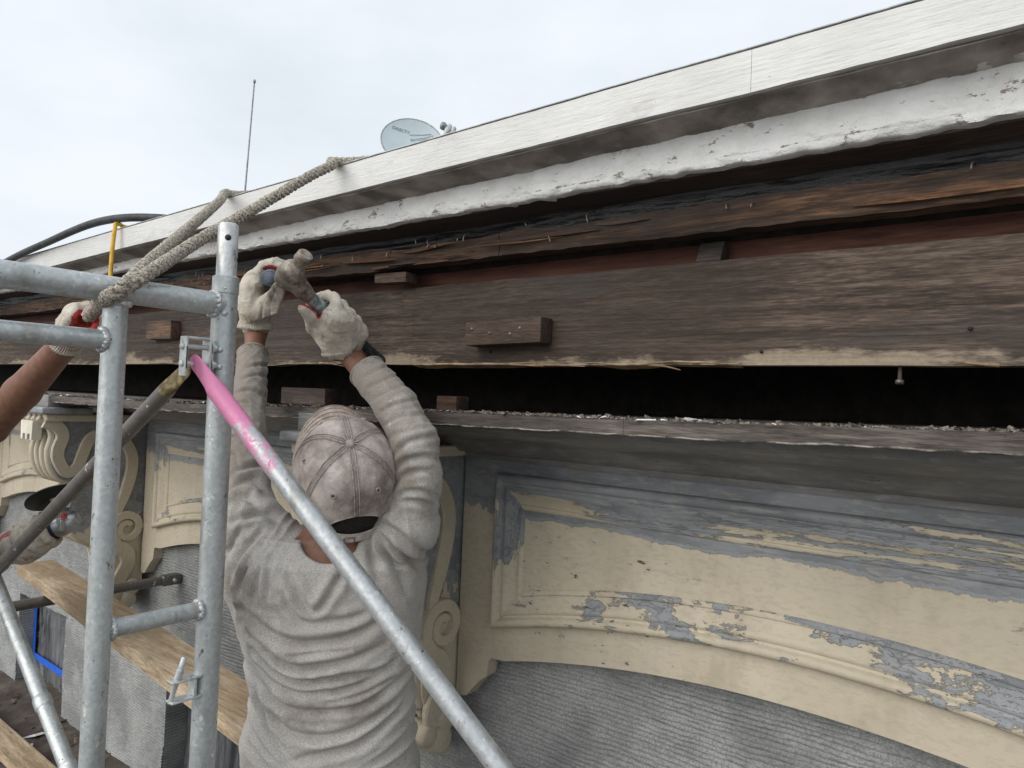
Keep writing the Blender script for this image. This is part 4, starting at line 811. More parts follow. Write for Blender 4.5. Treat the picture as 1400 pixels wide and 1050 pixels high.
    vph=u-.13*np.abs(xr-.05); n4=ridge(n3(vph*15,xr*1.2,2.2))**2
    d+=mk2*(.014*(n3_-.4)*np.clip(np.abs(xr)*2.2-.2,0,1)+.014*(n4-.4)*np.clip(1.15-np.abs(xr)*1.1,0,1))
    # sleeve rings, skewed and broken
    pz=ph+.034*ca_+.05*(fbm(V*9,3)-.5); n5=ridge(n3(pz*30,ca_*2.0,V[:,2]*7))**2.4; p7=ph-.05*ca_+.04*(fbm(V*11+5,3)-.5); n7=ridge(n3(p7*26,ca_*1.5,3.3))**2.6; n6=ridge(n3(pz*55,ca_*2.2,7.7))**2
    d+=onarm*np.maximum(.0100*(n5-.25)+.0085*(n7-.25)+.0045*(n6-.35),-.004)
    if 'folds' in g: d=np.where(onarm>.5,.18,.30)*d+folds(g['folds'])
    d=np.where(onarm>.4,np.maximum(d,-.0055),d); V=V+N*d[:,None]; sh=obj('shirt',V,F,MT['shirt'],Pn)
    h0=np.array(g['hole0'],float); h1=np.array(g['hole1'],float); ha_=unit(h1-h0); rel=V-h0; t=rel@ha_; rv=rel-t[:,None]*ha_; dr=np.linalg.norm(rv,axis=1); rr=g['holer']+.008*np.clip(t/np.linalg.norm(h1-h0),0,1)
    e1=unit(np.cross(ha_,UP+.1*Rv)); e2=np.cross(ha_,e1); ang=np.arctan2(rv@e2,rv@e1); ok=(np.abs(dr-rr)<.006)&(t>-.03)&(t<.05); ring_=[]
    for b in np.linspace(-np.pi,np.pi,40,endpoint=False):
        q=ok&(np.abs(np.angle(np.exp(1j*(ang-b))))<.12)
        if q.any(): ring_.append((b,t[q].max()))
    if len(ring_)>20:
        bb=np.array([q[0] for q in ring_]); tt=np.array([q[1] for q in ring_])
        for _ in range(3): tt=(np.roll(tt,1)+tt+np.roll(tt,-1))/3
        keep=[(math.cos(b)*e1+math.sin(b)*e2)@Fv<-.15 for b in bb]; k0=next((i for i in range(len(bb)) if keep[i] and not keep[i-1]),0); order=[(k0+i)%len(bb) for i in range(len(bb)) if keep[(k0+i)%len(bb)]]; bb=bb[order]; tt=tt[order]
        pts_=[h0+ha_*(x-.003)+(g['holer']+.0045)*(math.cos(b)*e1+math.sin(b)*e2) for b,x in zip(bb,tt)]; len(pts_)>5 and obj('collar',*tube(spline(pts_,3),.0058,8,True),MT['shirt'],sh)
    for ch in sv:
        c=np.array(ch[-1][0],float); dd_=unit(c-np.array(ch[-2][0])); r=ch[-1][1]; e1=unit(np.cross(dd_,UP+.2)); e2=np.cross(dd_,e1); obj('cuff_hem',*tube([c-dd_*.003+(r-.001+.0012*math.sin(3*a))*(math.cos(a)*e1+math.sin(a)*e2) for a in np.linspace(0,2*np.pi,41)],.0034,8,False),MT['shirt'],sh)
    # ---- trousers, boots
    hip=(np.array(g['hl'])+np.array(g['hr_']))/2; pp=np.array([g['hl'],g['hr_'],g['kneel'],g['kneer'],g['footl'],g['footr']]); Fd=Field(pp.min(0)-.2,pp.max(0)+.22,.009)
    Fd.ell(hip+UP*.05,(Rv,Fv,UP),(.168,.118,.13),.03)
    for hp,kn,ft in ((g['hl'],g['kneel'],g['footl']),(g['hr_'],g['kneer'],g['footr'])): Fd.cone(hp,kn,.095,.068,.04); Fd.cone(kn,np.array(ft)+UP*.02,.068,.056,.03)
    V,F=Fd.mesh(1); N=vnorm(V,F); V=V+N*(.014*(ridge(n3(V[:,0]*8,V[:,1]*8,V[:,2]*14))-.5))[:,None]; obj('trousers',V,F,MT['trouser'],Pn)
    for ft in (g['footl'],g['footr']):
        ft=np.array(ft); Fd=Field(ft-.24,ft+.26,.007); Fd.cone(ft+UP*.06,ft,.047,.05,.02); Fd.cone(ft-UP*.02,ft+Fv*.13-UP*.03,.046,.042,.03); V,F=Fd.mesh(1); obj('boot',V,F,MT['boot'],Pn)
    # ---- cap
    if g.get('cap'): cap(Pn,Hc,hr,hf,hu)
    return Pn
def cap(Pn,Hc,hr,hf,hu,ar=.0975,af=.112,h=.136,z0=-.018):
    def pt(th,t,off=0.):
        a=t*np.pi/2; rho=np.maximum(np.cos(a),1e-4)**.72; hh=np.sin(a)**1.06
        dirv=np.sin(th)[...,None]*hr*ar+np.cos(th)[...,None]*hf*af
        p=Hc+hu*(z0+h*hh)[...,None]+dirv*rho[...,None]
        n=dirv/(ar*af)*ar*rho[...,None]+hu*(np.sin(a)*1.05)[...,None]; n/=np.linalg.norm(n,axis=-1)[...,None]
        return p+n*np.asarray(off)[...,None] if np.ndim(off) else p+n*off
    nt,npn=181,46; th=np.linspace(-np.pi,np.pi,nt); w_=.60
    ts=np.where(np.abs(np.abs(th)-np.pi)<w_,.33*np.sqrt(np.clip(1-((np.pi-np.abs(th))/w_)**2,0,1)),0)
    TT=ts[:,None]+(1-ts[:,None])*np.linspace(0,1,npn)[None]; TH=np.repeat(th[:,None],npn,1)
    sm=np.abs(((TH/(np.pi/3)+.5)%1)-.5)*(np.pi/3)*ar*np.cos(TT*np.pi/2); off=-.0015*np.exp(-(sm/.006)**2)+.0035*(fbm(n3(TH*4,TT*7,2),4)-.5)+.002*(ridge(n3(TH*5,TT*6,6))-.5)*(1-TT)
    V=pt(TH,TT,off); Vi=pt(TH,TT,off-.0025); n=nt*npn
    F=gridf(nt,npn); G=[[q+n for q in f[::-1]] for f in F]; E=[[i*npn,n+i*npn,n+(i+1)*npn,(i+1)*npn] for i in range(nt-1)]
    Cp=obj('cap',np.concatenate([V.reshape(-1,3),Vi.reshape(-1,3)]),[f[::-1] for f in F]+[g_[::-1] for g_ in G]+E,MT['cap'],Pn)
    for k in range(6):
        c=-np.pi+k*np.pi/3; t0=.34 if k==0 else .01
        for dl in (-.0042,0,.0042):
            tt=np.linspace(t0,.985,40); thh=c+dl/(ar*np.maximum(np.cos(tt*np.pi/2),.06)**.72); P_=pt(thh,tt,.0004+(0.0002 if dl==0 else .0007)); 
            obj('seam',*tube(P_,.0009 if dl else .0005,6),MT['capstitch'],Cp)
        cc=c+np.pi/6
        o=pt(np.array([cc]),np.array([.52]),.001)[0]; nn=unit(pt(np.array([cc]),np.array([.52]),.01)[0]-o); e1=unit(np.cross(nn,hu)); e2=np.cross(nn,e1); a=np.linspace(0,2*np.pi,17)
        obj('eyelet',*tube([o+.0036*(np.cos(x)*e1+np.sin(x)*e2) for x in a],.0014,6),MT['capstitch'],Cp); obj('eyelet_hole',*lathe_t(o-nn*.001,o+nn*.0008,[(0,.003),(1,.0028)],10),MT['eyelet'],Cp)
    top=Hc+hu*(z0+h); obj('button',*lathe_t(top-hu*.003,top+hu*.0065,[(0,.0085),(.35,.0088),(.7,.007),(.92,.0035),(1,.0005)],16),MT['capstitch'],Cp)
    tht=np.linspace(np.pi-w_*1.02,np.pi+w_*1.02,30); rows=[pt(tht,np.full(30,t),o) for t,o in ((-.005,.0005),(.0,.003),(.115,.003),(.12,.0005),(.06,-.002))]; A_=np.array(rows); 
    obj('strap',A_.reshape(-1,3),gridf(5,30),MT['cap'],Cp); bc=pt(np.array([np.pi+.12]),np.array([.04]),.003)[0]; nn=unit(pt(np.array([np.pi+.12]),np.array([.04]),.02)[0]-bc); e1=unit(np.cross(hu,nn))
    fr=[(1,1),(1,-1),(-1,-1),(-1,1),(1,1)]; obj('buckle',*tube([bc+e1*a_*.009+hu*b_*.0085 for a_,b_ in fr],.0014,6),MT['nail'],Cp)
    th=np.linspace(-1.12,1.12,34); rim=pt(th,np.full(34,.02)); k=np.linspace(0,1,12); rows=[]
    for q in k:
        ext=.074*np.clip(np.cos(th*1.28),0,1)**.55; drop=-.030*(np.sin(th)**2)*q-.006*q; rows.append(rim+hf*(ext*q)[:,None]+hu*drop[:,None])
    A_=np.array(rows); B_=A_-hu*.0035; n=A_.shape[0]*34; F=gridf(12,34); 
    per=[i for i in range(34)]; E=[[11*34+i,11*34+i+1,n+11*34+i+1,n+11*34+i] for i in range(33)]
    Bl=obj('bill',np.concatenate([A_.reshape(-1,3),B_.reshape(-1,3)]),F+[[q+n for q in f[::-1]] for f in F]+E,MT['bill'],Cp)
    for q in (.18,.32,.46,.60,.74,.88,.97):
        i=q*11; i0=int(i); r_=A_[i0]*(1-(i-i0))+A_[min(i0+1,11)]*(i-i0); obj('stitch_line',*tube(r_+hu*.0006,.0007,5),MT['capstitch'],Bl)
def glove(Pn,chains,cuff,tool=None,toolr=.02,res=.0022,redm=.007,extra=None,redside=None):
    """chains: list of ([pts],[radii]); cuff: (wrist point, end point, r0, r1)"""
    pts=np.array([p for c,_ in chains for p in c]); Fd=Field(pts.min(0)-.04,pts.max(0)+.04,res)
    for c,r in chains[1:]: Fd.chain(c,r,.0018)
    F2=Field(pts.min(0)-.04,pts.max(0)+.04,res)
    for c,r in chains[:1]: F2.chain(c,r,.02)
    if extra:
        for c,r in extra: F2.chain(c,r,.02)
    k=.007; a,b=Fd.v,F2.v; h=np.clip(.5+.5*(a-b)/k,0,1); Fd.v=a+(b-a)*h-k*h*(1-h)
    if tool is not None: Fd.cone(tool[0],tool[1],toolr,toolr,.003,'sub')
    V,F=Fd.mesh(2); N=vnorm(V,F); V=V+N*(.0022*(fbm(V*55,3)-.5)+.0016*(ridge(V*np.array([70,70,48])+3)**3-.3))[:,None]
    g=obj('glove',V,F,[MT['glove'],MT['red']],Pn)
    if tool is not None:
        fc=V[F].mean(1); dd,s,_,_=seglen(fc,tool[0],tool[1]); red=(dd<toolr+redm)
        if redside is not None: red&=((fc-np.array(tool[0]))-(((fc-np.array(tool[0]))@unit(np.array(tool[1])-np.array(tool[0])))[:,None]*unit(np.array(tool[1])-np.array(tool[0]))))@redside>.004
        g.data.polygons.foreach_set('material_index',red.astype(np.int32)); g.data.update()
    a,b,r0,r1=cuff; a=np.array(a,float); b=np.array(b,float); n=22; P_=[a+(b-a)*t for t in np.linspace(0,1,n)]+[b-(b-a)*.08,b-(b-a)*.3]
    rr=list(np.interp(np.linspace(0,1,n),[0,.5,.9,1],[r0,r0*.97,r1,r1*1.02]))+[r1*.93,r1*.9]
    cf=obj('cuff',*tube(P_,rr,132,False,lambda i,aa:1+.045*np.sin(aa*40)*np.clip(i/4.,0,1)+.012*np.sin(i*1.3+aa*3)),MT['glove'],g)
    return g

cR=np.array([math.cos(yaw),math.sin(yaw),0]); cF=np.array([-math.sin(yaw),math.cos(yaw),0])
J=dict(R=cR,F=cF,cap=True,res=.0031,fore=.024,upper=.024,
 levels=[((-1.0909,0.8629,-0.2752),.150,.092),((-1.0884,0.8593,-0.3043),.184,.114),((-1.0896,0.8599,-0.3590),.184,.117),((-1.0841,0.8662,-0.4271),.170,.114),((-1.0784,0.8731,-0.5089),.153,.108),((-1.0774,0.8754,-0.5635),.149,.106),((-1.0803,0.8754,-0.6416),.158,.112),((-1.0793,0.8779,-0.7003),.163,.116),((-1.0765,0.8828,-0.7959),.166,.120)],
 folds=[([(-1.1298,0.7085,-0.3789),(-1.0881,0.7422,-0.4162),(-1.0508,0.7718,-0.4295),(-1.0077,0.8053,-0.4261),(-0.9679,0.8359,-0.4101),(-0.9343,0.8615,-0.3868)],0.0100,0.0075),
  ([(-1.1210,0.7167,-0.4242),(-1.0874,0.7439,-0.4543),(-1.0560,0.7689,-0.4730),(-1.0180,0.7985,-0.4685),(-0.9781,0.8293,-0.4563),(-0.9335,0.8635,-0.4337)],0.0100,0.0060),
  ([(-1.1135,0.7233,-0.4505),(-1.0839,0.7474,-0.4833),(-1.0405,0.7818,-0.4989),(-0.9956,0.8165,-0.4877),(-0.9407,0.8592,-0.4798),(-0.9140,0.8794,-0.4581)],0.0085,0.0055),
  ([(-1.1070,0.7293,-0.4794),(-1.0775,0.7530,-0.5046),(-1.0352,0.7865,-0.5177),(-0.9773,0.8314,-0.5058),(-0.9236,0.8725,-0.4790)],0.0070,0.0050),
  ([(-1.1105,0.7273,-0.5063),(-1.0688,0.7609,-0.5422),(-1.0166,0.8019,-0.5497),(-0.9597,0.8460,-0.5367),(-0.9033,0.8889,-0.4957)],0.0090,0.0060),
  ([(-1.1028,0.7344,-0.5440),(-1.0620,0.7674,-0.5851),(-1.0158,0.8038,-0.5929),(-0.9650,0.8430,-0.5763),(-0.9195,0.8775,-0.5423),(-0.8921,0.8980,-0.5078)],0.0090,0.0062),
  ([(-1.1102,0.7279,-0.5215),(-1.1027,0.7348,-0.5541),(-1.0911,0.7447,-0.5853),(-1.0583,0.7716,-0.6281)],0.0100,0.0055),
  ([(-1.0551,0.7743,-0.6355),(-1.0044,0.8134,-0.6177),(-0.9616,0.8464,-0.6016),(-0.9192,0.8784,-0.5626),(-0.8899,0.9000,-0.5179)],0.0100,0.0070),
  ([(-1.1245,0.7198,-0.6238),(-1.1042,0.7360,-0.6368),(-1.0808,0.7548,-0.6572)],0.0060,0.0060),
  ([(-1.0194,0.7951,-0.3898),(-0.9854,0.8217,-0.3881),(-0.9545,0.8454,-0.3751)],0.0060,0.0060),
  ([(-1.0584,0.7665,-0.4528),(-1.0184,0.7974,-0.4444),(-0.9785,0.8285,-0.4386)],0.0040,0.0040),
  ([(-1.0059,0.8097,-0.5301),(-0.9600,0.8452,-0.5176),(-0.9203,0.8756,-0.4966)],0.0040,0.0040),
  ([(-1.0659,0.7564,-0.3084),(-1.0461,0.7731,-0.3506),(-1.0276,0.7884,-0.3788)],0.0085,0.0065),
  ([(-0.9840,0.8201,-0.2966),(-1.0062,0.8042,-0.3460),(-1.0236,0.7915,-0.3786)],0.0075,0.0065),
  ([(-1.0722,0.7527,-0.3493),(-1.0454,0.7748,-0.3912),(-1.0083,0.8039,-0.3944)],0.0060,0.0060),
  ([(-1.1406,0.7421,-0.2932),(-1.1514,0.7345,-0.3238),(-1.1579,0.7305,-0.3620)],0.0075,0.0060),
  ([(-1.1241,0.7551,-0.2963),(-1.1296,0.7519,-0.3344),(-1.1309,0.7520,-0.3750)],0.0075,0.0060),
  ([(-1.1108,0.7652,-0.2878),(-1.1133,0.7642,-0.3218),(-1.1107,0.7673,-0.3557)],0.0075,0.0060),
  ([(-1.1712,0.7188,-0.3130),(-1.1756,0.7164,-0.3511),(-1.1636,0.7269,-0.3910)],0.0075,0.0060),
  ([(-0.9628,0.8536,-0.2213),(-0.9358,0.8757,-0.2572),(-0.9119,0.8953,-0.2894),(-0.8940,0.9102,-0.3245)],0.0085,0.0065),
  ([(-0.9657,0.8514,-0.2253),(-0.9478,0.8665,-0.2656),(-0.9267,0.8842,-0.3082),(-0.9169,0.8930,-0.3476)],0.0085,0.0065),
  ([(-0.9687,0.8492,-0.2294),(-0.9648,0.8535,-0.2767),(-0.9499,0.8664,-0.3171)],0.0085,0.0065),
  ([(-0.9567,0.8582,-0.2185),(-0.9249,0.8836,-0.2387),(-0.8918,0.9106,-0.2769)],0.0085,0.0065),
  ([(-1.2513,0.7559,-0.2497),(-1.2177,0.7817,-0.2327),(-1.1893,0.8037,-0.2271),(-1.1671,0.8215,-0.2454)],0.0080,0.0052),
  ([(-1.2584,0.7495,-0.2195),(-1.2270,0.7735,-0.2013),(-1.1993,0.7955,-0.2165)],0.0080,0.0052),
  ([(-1.2579,0.7490,-0.1876),(-1.2308,0.7697,-0.1737),(-1.2007,0.7939,-0.2000)],0.0080,0.0052),
  ([(-1.2573,0.7485,-0.1557),(-1.2235,0.7747,-0.1484),(-1.2035,0.7909,-0.1682)],0.0080,0.0052),
  ([(-1.2173,0.7825,-0.2521),(-1.2321,0.7717,-0.2806),(-1.2414,0.7654,-0.3130)],0.0080,0.0052),
  ([(-1.1888,0.8048,-0.2548),(-1.2068,0.7917,-0.2877),(-1.2159,0.7860,-0.3353)],0.0080,0.0052),
  ([(-1.4033,0.8372,-0.1444),(-1.3730,0.8605,-0.1305),(-1.3519,0.8775,-0.1495)],0.0036,0.0036),
  ([(-1.4040,0.8356,-0.1088),(-1.3772,0.8562,-0.0981),(-1.3562,0.8729,-0.1094)],0.0036,0.0036),
  ([(-1.4019,0.8366,-0.0854),(-1.3777,0.8550,-0.0702),(-1.3566,0.8721,-0.0893)],0.0036,0.0036),
  ([(-1.4011,0.8365,-0.0621),(-1.3743,0.8573,-0.0561),(-1.3533,0.8741,-0.0705)],0.0036,0.0036),
  ([(-1.3992,0.8372,-0.0341),(-1.3773,0.8541,-0.0268),(-1.3538,0.8730,-0.0426)],0.0036,0.0036),
  ([(-1.3996,0.8362,-0.0093),(-1.3753,0.8550,-0.0019),(-1.3542,0.8718,-0.0163)],0.0036,0.0036),
  ([(-1.3977,0.8368,0.0218),(-1.3747,0.8545,0.0323),(-1.3536,0.8713,0.0179)],0.0036,0.0036),
  ([(-1.3957,0.8375,0.0483),(-1.3751,0.8535,0.0555),(-1.3517,0.8721,0.0459)],0.0036,0.0036),
  ([(-0.9318,0.8578,-0.1898),(-0.9091,0.8749,-0.1670),(-0.8811,0.8967,-0.1656),(-0.8647,0.9102,-0.1889)],0.0048,0.0046),
  ([(-0.9375,0.8539,-0.2078),(-0.9119,0.8732,-0.1824),(-0.8807,0.8976,-0.1872),(-0.8652,0.9105,-0.2143)],0.0048,0.0046),
  ([(-0.9293,0.8590,-0.1617),(-0.9126,0.8713,-0.1393),(-0.8817,0.8951,-0.1288),(-0.8634,0.9099,-0.1444)],0.0048,0.0046),
  ([(-0.9267,0.8602,-0.1349),(-0.9101,0.8725,-0.1124),(-0.8842,0.8925,-0.1035),(-0.8660,0.9069,-0.1102)],0.0048,0.0046),
  ([(-0.9292,0.8574,-0.1071),(-0.9066,0.8743,-0.0805),(-0.8678,0.9043,-0.0671)],0.0048,0.0046),
  ([(-0.9665,0.8846,-0.0782),(-0.9460,0.9002,-0.0640),(-0.9067,0.9306,-0.0541)],0.0026,0.0036),
  ([(-0.9721,0.8795,-0.0548),(-0.9475,0.8983,-0.0378),(-0.9154,0.9232,-0.0322)],0.0026,0.0036),
  ([(-0.9798,0.8729,-0.0315),(-0.9572,0.8901,-0.0172),(-0.9304,0.9107,-0.0066)],0.0026,0.0036),
  ([(-0.9926,0.8622,-0.0098),(-0.9691,0.8801,0.0072),(-0.9485,0.8959,0.0188)],0.0026,0.0036),
  ([(-1.0013,0.8548,0.0121),(-0.9808,0.8705,0.0250),(-0.9634,0.8837,0.0378)],0.0026,0.0036),
  ([(-1.0110,0.8467,0.0314),(-0.9936,0.8600,0.0428),(-0.9792,0.8708,0.0554)],0.0026,0.0036)],
 head=(-1.0333,0.8473,-0.1561),hu=.20*cR-.755*cF+.60*UP,hf=-.32*cR+.6*cF+.7*UP,
 neck0=(-1.0688,0.8655,-0.2098),neck1=(-1.0743,0.8588,-0.3424),
 sl=(-1.2105,0.7750,-0.2504),sr=(-0.9390,0.9103,-0.2242),el=(-1.3592,0.8447,-0.0907),er=(-0.9275,0.9089,-0.0853),wl=(-1.5180,0.9552,0.1399),wr=(-1.1412,0.9210,0.0892),handl=(-1.5104,0.9461,0.2195),handr=(-1.1721,0.9082,0.1357),
 hl=(-1.1441,0.8574,-0.8659),hr_=(-1.0401,0.9387,-0.8675),
 yoke=[((-1.2082,0.7771,-0.2599),(-1.1183,0.8302,-0.3267),.058,.050),((-0.9493,0.9152,-0.2341),(-1.0191,0.8880,-0.2997),.060,.050)],
 hole0=(-1.0312,0.8200,-0.2503),hole1=(-1.0631,0.8747,-0.1526),holer=.057,
 sleeves=[[((-1.2215,0.7795,-0.2621),.054),((-1.2930,0.8101,-0.1782),.0400),((-1.3626,0.8484,-0.0909),.0355),((-1.4191,0.8845,-0.0115),.0335),((-1.4865,0.9306,0.0858),.0330)],
          [((-0.9378,0.9114,-0.2321),.054),((-0.9212,0.9157,-0.1479),.0415),((-0.9265,0.9097,-0.0839),.0405),((-0.9746,0.9084,-0.0215),.0370),((-1.0734,0.9182,0.0442),.0345)]])
fz=deckz(.85); base=np.array((-1.0958,0.8847,-0.5026)); base[2]=fz
J['footl']=tuple(base-cR*.14-cF*.05+UP*.085); J['footr']=tuple(base+cR*.13+cF*.06+UP*.085); J['kneel']=tuple((np.array(J['footl'])+np.array(J['hl']))/2+cF*.03); J['kneer']=tuple((np.array(J['footr'])+np.array(J['hr_']))/2+cF*.03)
MAN=person('person','person in dusty cap and grey long-sleeved shirt, arms raised with hammer, seen from behind',J,tuple(base))

# left glove: fist round a chisel handle
b0=np.array((-1.3952,0.9021,0.2454)); b1=np.array((-1.5645,1.0537,0.3059)); bd=unit(b1-b0)
e1=unit(cR-bd*(cR@bd)); e2=unit(np.cross(e1,bd)); 
if e2[2]<0: e2=-e2
def ring(c,ang,r): return c+r*(math.cos(ang)*e1+math.sin(ang)*e2)
ch=[([(-1.5137,0.9519,0.1498),(-1.5069,0.9432,0.1966),(-1.5013,0.9337,0.2360)],[.030,.034,.031])]
ex_=[([(-1.5274,0.9599,0.1615),(-1.5327,0.9538,0.2306),(-1.5246,0.9530,0.2578)],[.028,.031,.027]),([(-1.4823,0.9247,0.1812),(-1.4769,0.9149,0.2300)],[.024,.024])]
for i in range(4):
    c=b0+bd*(.045+.0215*i); R_=.0295; rf=(.0112,.0112,.0106,.0098)[i]
    angs=[rad(a) for a in (205,165,125,85,45,5,-35,-70)]; ch.append(([ring(c,a,R_*(1.08 if k<2 else 1)) for k,a in enumerate(angs)],[rf*1.12]+[rf]*6+[rf*.9]))
ch.append(([(-1.4712,0.9273,0.1760),(-1.4424,0.9261,0.2012),(-1.4227,0.9347,0.2195),(-1.4144,0.9470,0.2374)],[.017,.0135,.0115,.0100]))
glove(MAN,ch,((-1.5126,0.9492,0.1873),(-1.5195,0.9539,0.1450),.0345,.0385),(b0-bd*.03,b1),.0185,.0022,.0085,ex_,unit(e2*.8+e1*.6))
ck=thing('chisel','blue grey round chisel handle gripped in the left glove','chisel',tuple(b0))
obj('handle',*lathe_t(b0,b0+bd*.14,[(0,.006),(.01,.010),(.02,.0105),(.025,.0135),(.05,.0145),(.055,.0170),(.09,.0185),(.85,.0175),(.95,.013),(1,.011)],26),MT['bargrey'],ck,True,35)
obj('blade',*lathe_t(b0+bd*.138,b0+bd*.255,[(0,.0085),(.6,.0085),(.75,.009),(1,.003)],14),MT['hammer'],ck,True,40)

# hammer in the right glove
ha=np.array((-1.1063,0.7675,0.1963)); hb=np.array((-1.1690,1.0332,0.0673)); hd=unit(hb-ha); HL=np.linalg.norm(hb-ha)
HM=thing('hammer','worn steel claw hammer held in the right glove','hammer',tuple(hb))
def Hd(x,y,s): return 0
face=np.array((-1.0720,0.7651,0.2416)); bod=np.array((-1.1118,0.7627,0.2118)); 
hx=unit(face-bod)
obj('poll',*lathe_t(face+hx*.003,bod-hx*.010,[(0,.0125),(.06,.0150),(.28,.0150),(.34,.0125),(.50,.0115),(.62,.0128),(.8,.0175),(1,.0190)],22),MT['hammer'],HM,True,50)
Fd=Field(np.minimum(bod,ha)-.06,np.maximum(bod,ha)+.06,.002)
Fd.cone(bod+hx*.010,bod-hx*.014,.0190,.0205,.008); Fd.cone(bod,ha+hd*.030,.0205,.0155,.012); Fd.cone(ha+hd*.02,ha+hd*.045,.0150,.0135,.006)
V,F=Fd.mesh(2); N=vnorm(V,F); V=V+N*(.0016*(fbm(V*120,3)-.5))[:,None]; obj('eye',V,F,MT['hammer'],HM)
cn=unit(np.cross(hx,hd))
cl=[bod-hx*.002,np.array((-1.1273,0.7573,0.1989)),np.array((-1.1370,0.7528,0.1789)),np.array((-1.1411,0.7478,0.1546)),np.array((-1.1377,0.7422,0.1326))]
for sgn in (-1,1):
    c=spline(cl,8); n=len(c); t=np.linspace(0,1,n); wd=np.interp(t,[0,.3,.7,1],[.029,.028,.0225,.0115]); tk=np.interp(t,[0,.3,1],[.0165,.0115,.0028]); Tn=np.gradient(c,axis=0); Tn/=np.linalg.norm(Tn,axis=1)[:,None]
    off=np.interp(t,[0,.35,.6,1],[.001,.003,.0072,.0085])*sgn; side=unit(cR*.80+UP*.35); nor=np.cross(Tn,side); nor/=np.linalg.norm(nor,axis=1)[:,None]
    a=np.linspace(0,2*np.pi,14,endpoint=False); V=(c+side*off[:,None]*.9)[:,None]+(np.cos(a)[None,:,None]*side*(wd*.58)[:,None,None])+(np.sin(a)[None,:,None]*nor[:,None]*tk[:,None,None]); m_=14
    F=[[i*m_+j,i*m_+(j+1)%m_,(i+1)*m_+(j+1)%m_,(i+1)*m_+j] for i in range(n-1) for j in range(m_)]+[[(n-1)*m_+j for j in range(m_)]]; obj('claw',V.reshape(-1,3),F,MT['hammer'],HM)
obj('shaft',*lathe_t(ha+hd*.035,ha+hd*HL*.55,[(0,.0125),(.15,.0135),(.5,.0128),(1,.0125)],18),MT['handle'],HM)
obj('grip',*lathe_t(ha+hd*HL*.52,hb,[(0,.0128),(.03,.0155),(.3,.0165),(.6,.0150),(.9,.0170),(.97,.0175),(1,.013)],20),MT['grip'],HM,True,40)
# right glove: back of the hand towards the viewer, fingers over the top of the handle
def axp(t): return ha+hd*HL*t
pu=unit(np.array((-1.1818,0.8453,0.2940))-np.array((-1.2038,0.8290,0.2627))); pu=unit(pu-hd*(pu@hd)); pt_=unit(np.cross(hd,pu)); 
if pt_@cF>0: pt_=-pt_           # towards the viewer
def hp(t,ang,r):                 # ang 0 = towards viewer, 90 = up-right over the handle
    return axp(t)+r*(math.cos(ang)*pt_+math.sin(ang)*pu)
wr_=np.array((-1.1340,0.9074,0.0952)); ch=[([np.array((-1.1341,0.8943,0.1070)),np.array((-1.1273,0.8736,0.1291)),hp(.36,.3,.034)],[.031,.031,.024])]
ex_=[([wr_,hp(.44,.35,.036)],[.029,.022]),([np.array((-1.1284,0.9116,0.1013)),hp(.545,.45,.036)],[.026,.020]),([np.array((-1.1420,0.8922,0.0969)),hp(.30,.1,.032)],[.026,.017])]
for i,t in enumerate((.285,.375,.465,.545)):
    rf=(.0108,.0113,.0108,.0098)[i]; angs=(10,48,86,122,160,200,235); ch.append(([hp(t,rad(a),.0300+(.0050 if k==1 else .002 if k in (0,2) else -.001)) for k,a in enumerate(angs)],[rf*1.05,rf*1.1,rf,rf,rf*.97,rf*.93,rf*.85]))
ch.append(([np.array((-1.1510,0.8812,0.1047)),np.array((-1.1645,0.8572,0.1271)),hp(.235,rad(-62),.0275),hp(.155,rad(-60),.0260)],[.020,.0150,.0115,.0098]))
glove(MAN,ch,((-1.1389,0.8941,0.1158),(-1.1396,0.9072,0.0837),.0325,.0375),(axp(.05),axp(.98)),.0150,.0022,.010,ex_,-pu)
cv=None
# second worker at the left edge
R2=unit((.97,-.2,0)); F2=unit((.2,.97,0)); bx=np.array((-2.26,.38,0))
lvl=[(-.20,.135,.085),(-.26,.172,.105),(-.33,.180,.115),(-.45,.168,.112),(-.55,.155,.108),(-.65,.160,.112),(-.78,.168,.118)]
er=np.array((-1.8065,0.5210,-0.1029)); wr2=np.array((-1.5110,0.5500,0.0734)); hr2=np.array((-1.4721,0.5541,0.1061)); wl2=np.array((-2.2222,0.6700,-0.4671)); hl2=np.array((-2.1931,0.7109,-0.4355)); sr=bx+R2*.20-UP*.235; sl=bx-R2*.20-UP*.24
J2=dict(R=R2,F=F2,cap=True,levels=[(tuple(bx+UP*z),a,b) for z,a,b in lvl],head=tuple(bx+UP*.02+F2*.03),hu=UP*.95-F2*.25,hf=F2*.95+R2*.35+UP*.2,neck0=tuple(bx-UP*.06),neck1=tuple(bx-UP*.23),
 sl=tuple(sl),sr=tuple(sr),el=tuple((sl+wl2)/2+np.array((-.10,-.04,-.10))),er=tuple(er),wl=tuple(wl2),wr=tuple(wr2),handl=tuple(hl2),handr=tuple(hr2),hl=tuple(bx-R2*.09-UP*.86),hr_=tuple(bx+R2*.09-UP*.86),
 yoke=[(tuple(sl),tuple(bx-UP*.22-R2*.06),.070,.070),(tuple(sr),tuple(bx-UP*.22+R2*.06),.070,.070)],hole0=tuple(bx-UP*.20),hole1=tuple(bx-UP*.02),holer=.066)
J2['sleeves']=[[(tuple(sl),.064),(tuple(sl*.55+np.array(J2['el'])*.45),.055)],[(tuple(sr),.064),(tuple(sr*.6+er*.4),.056)]]
b2=bx.copy(); b2[2]=deckz(.38)
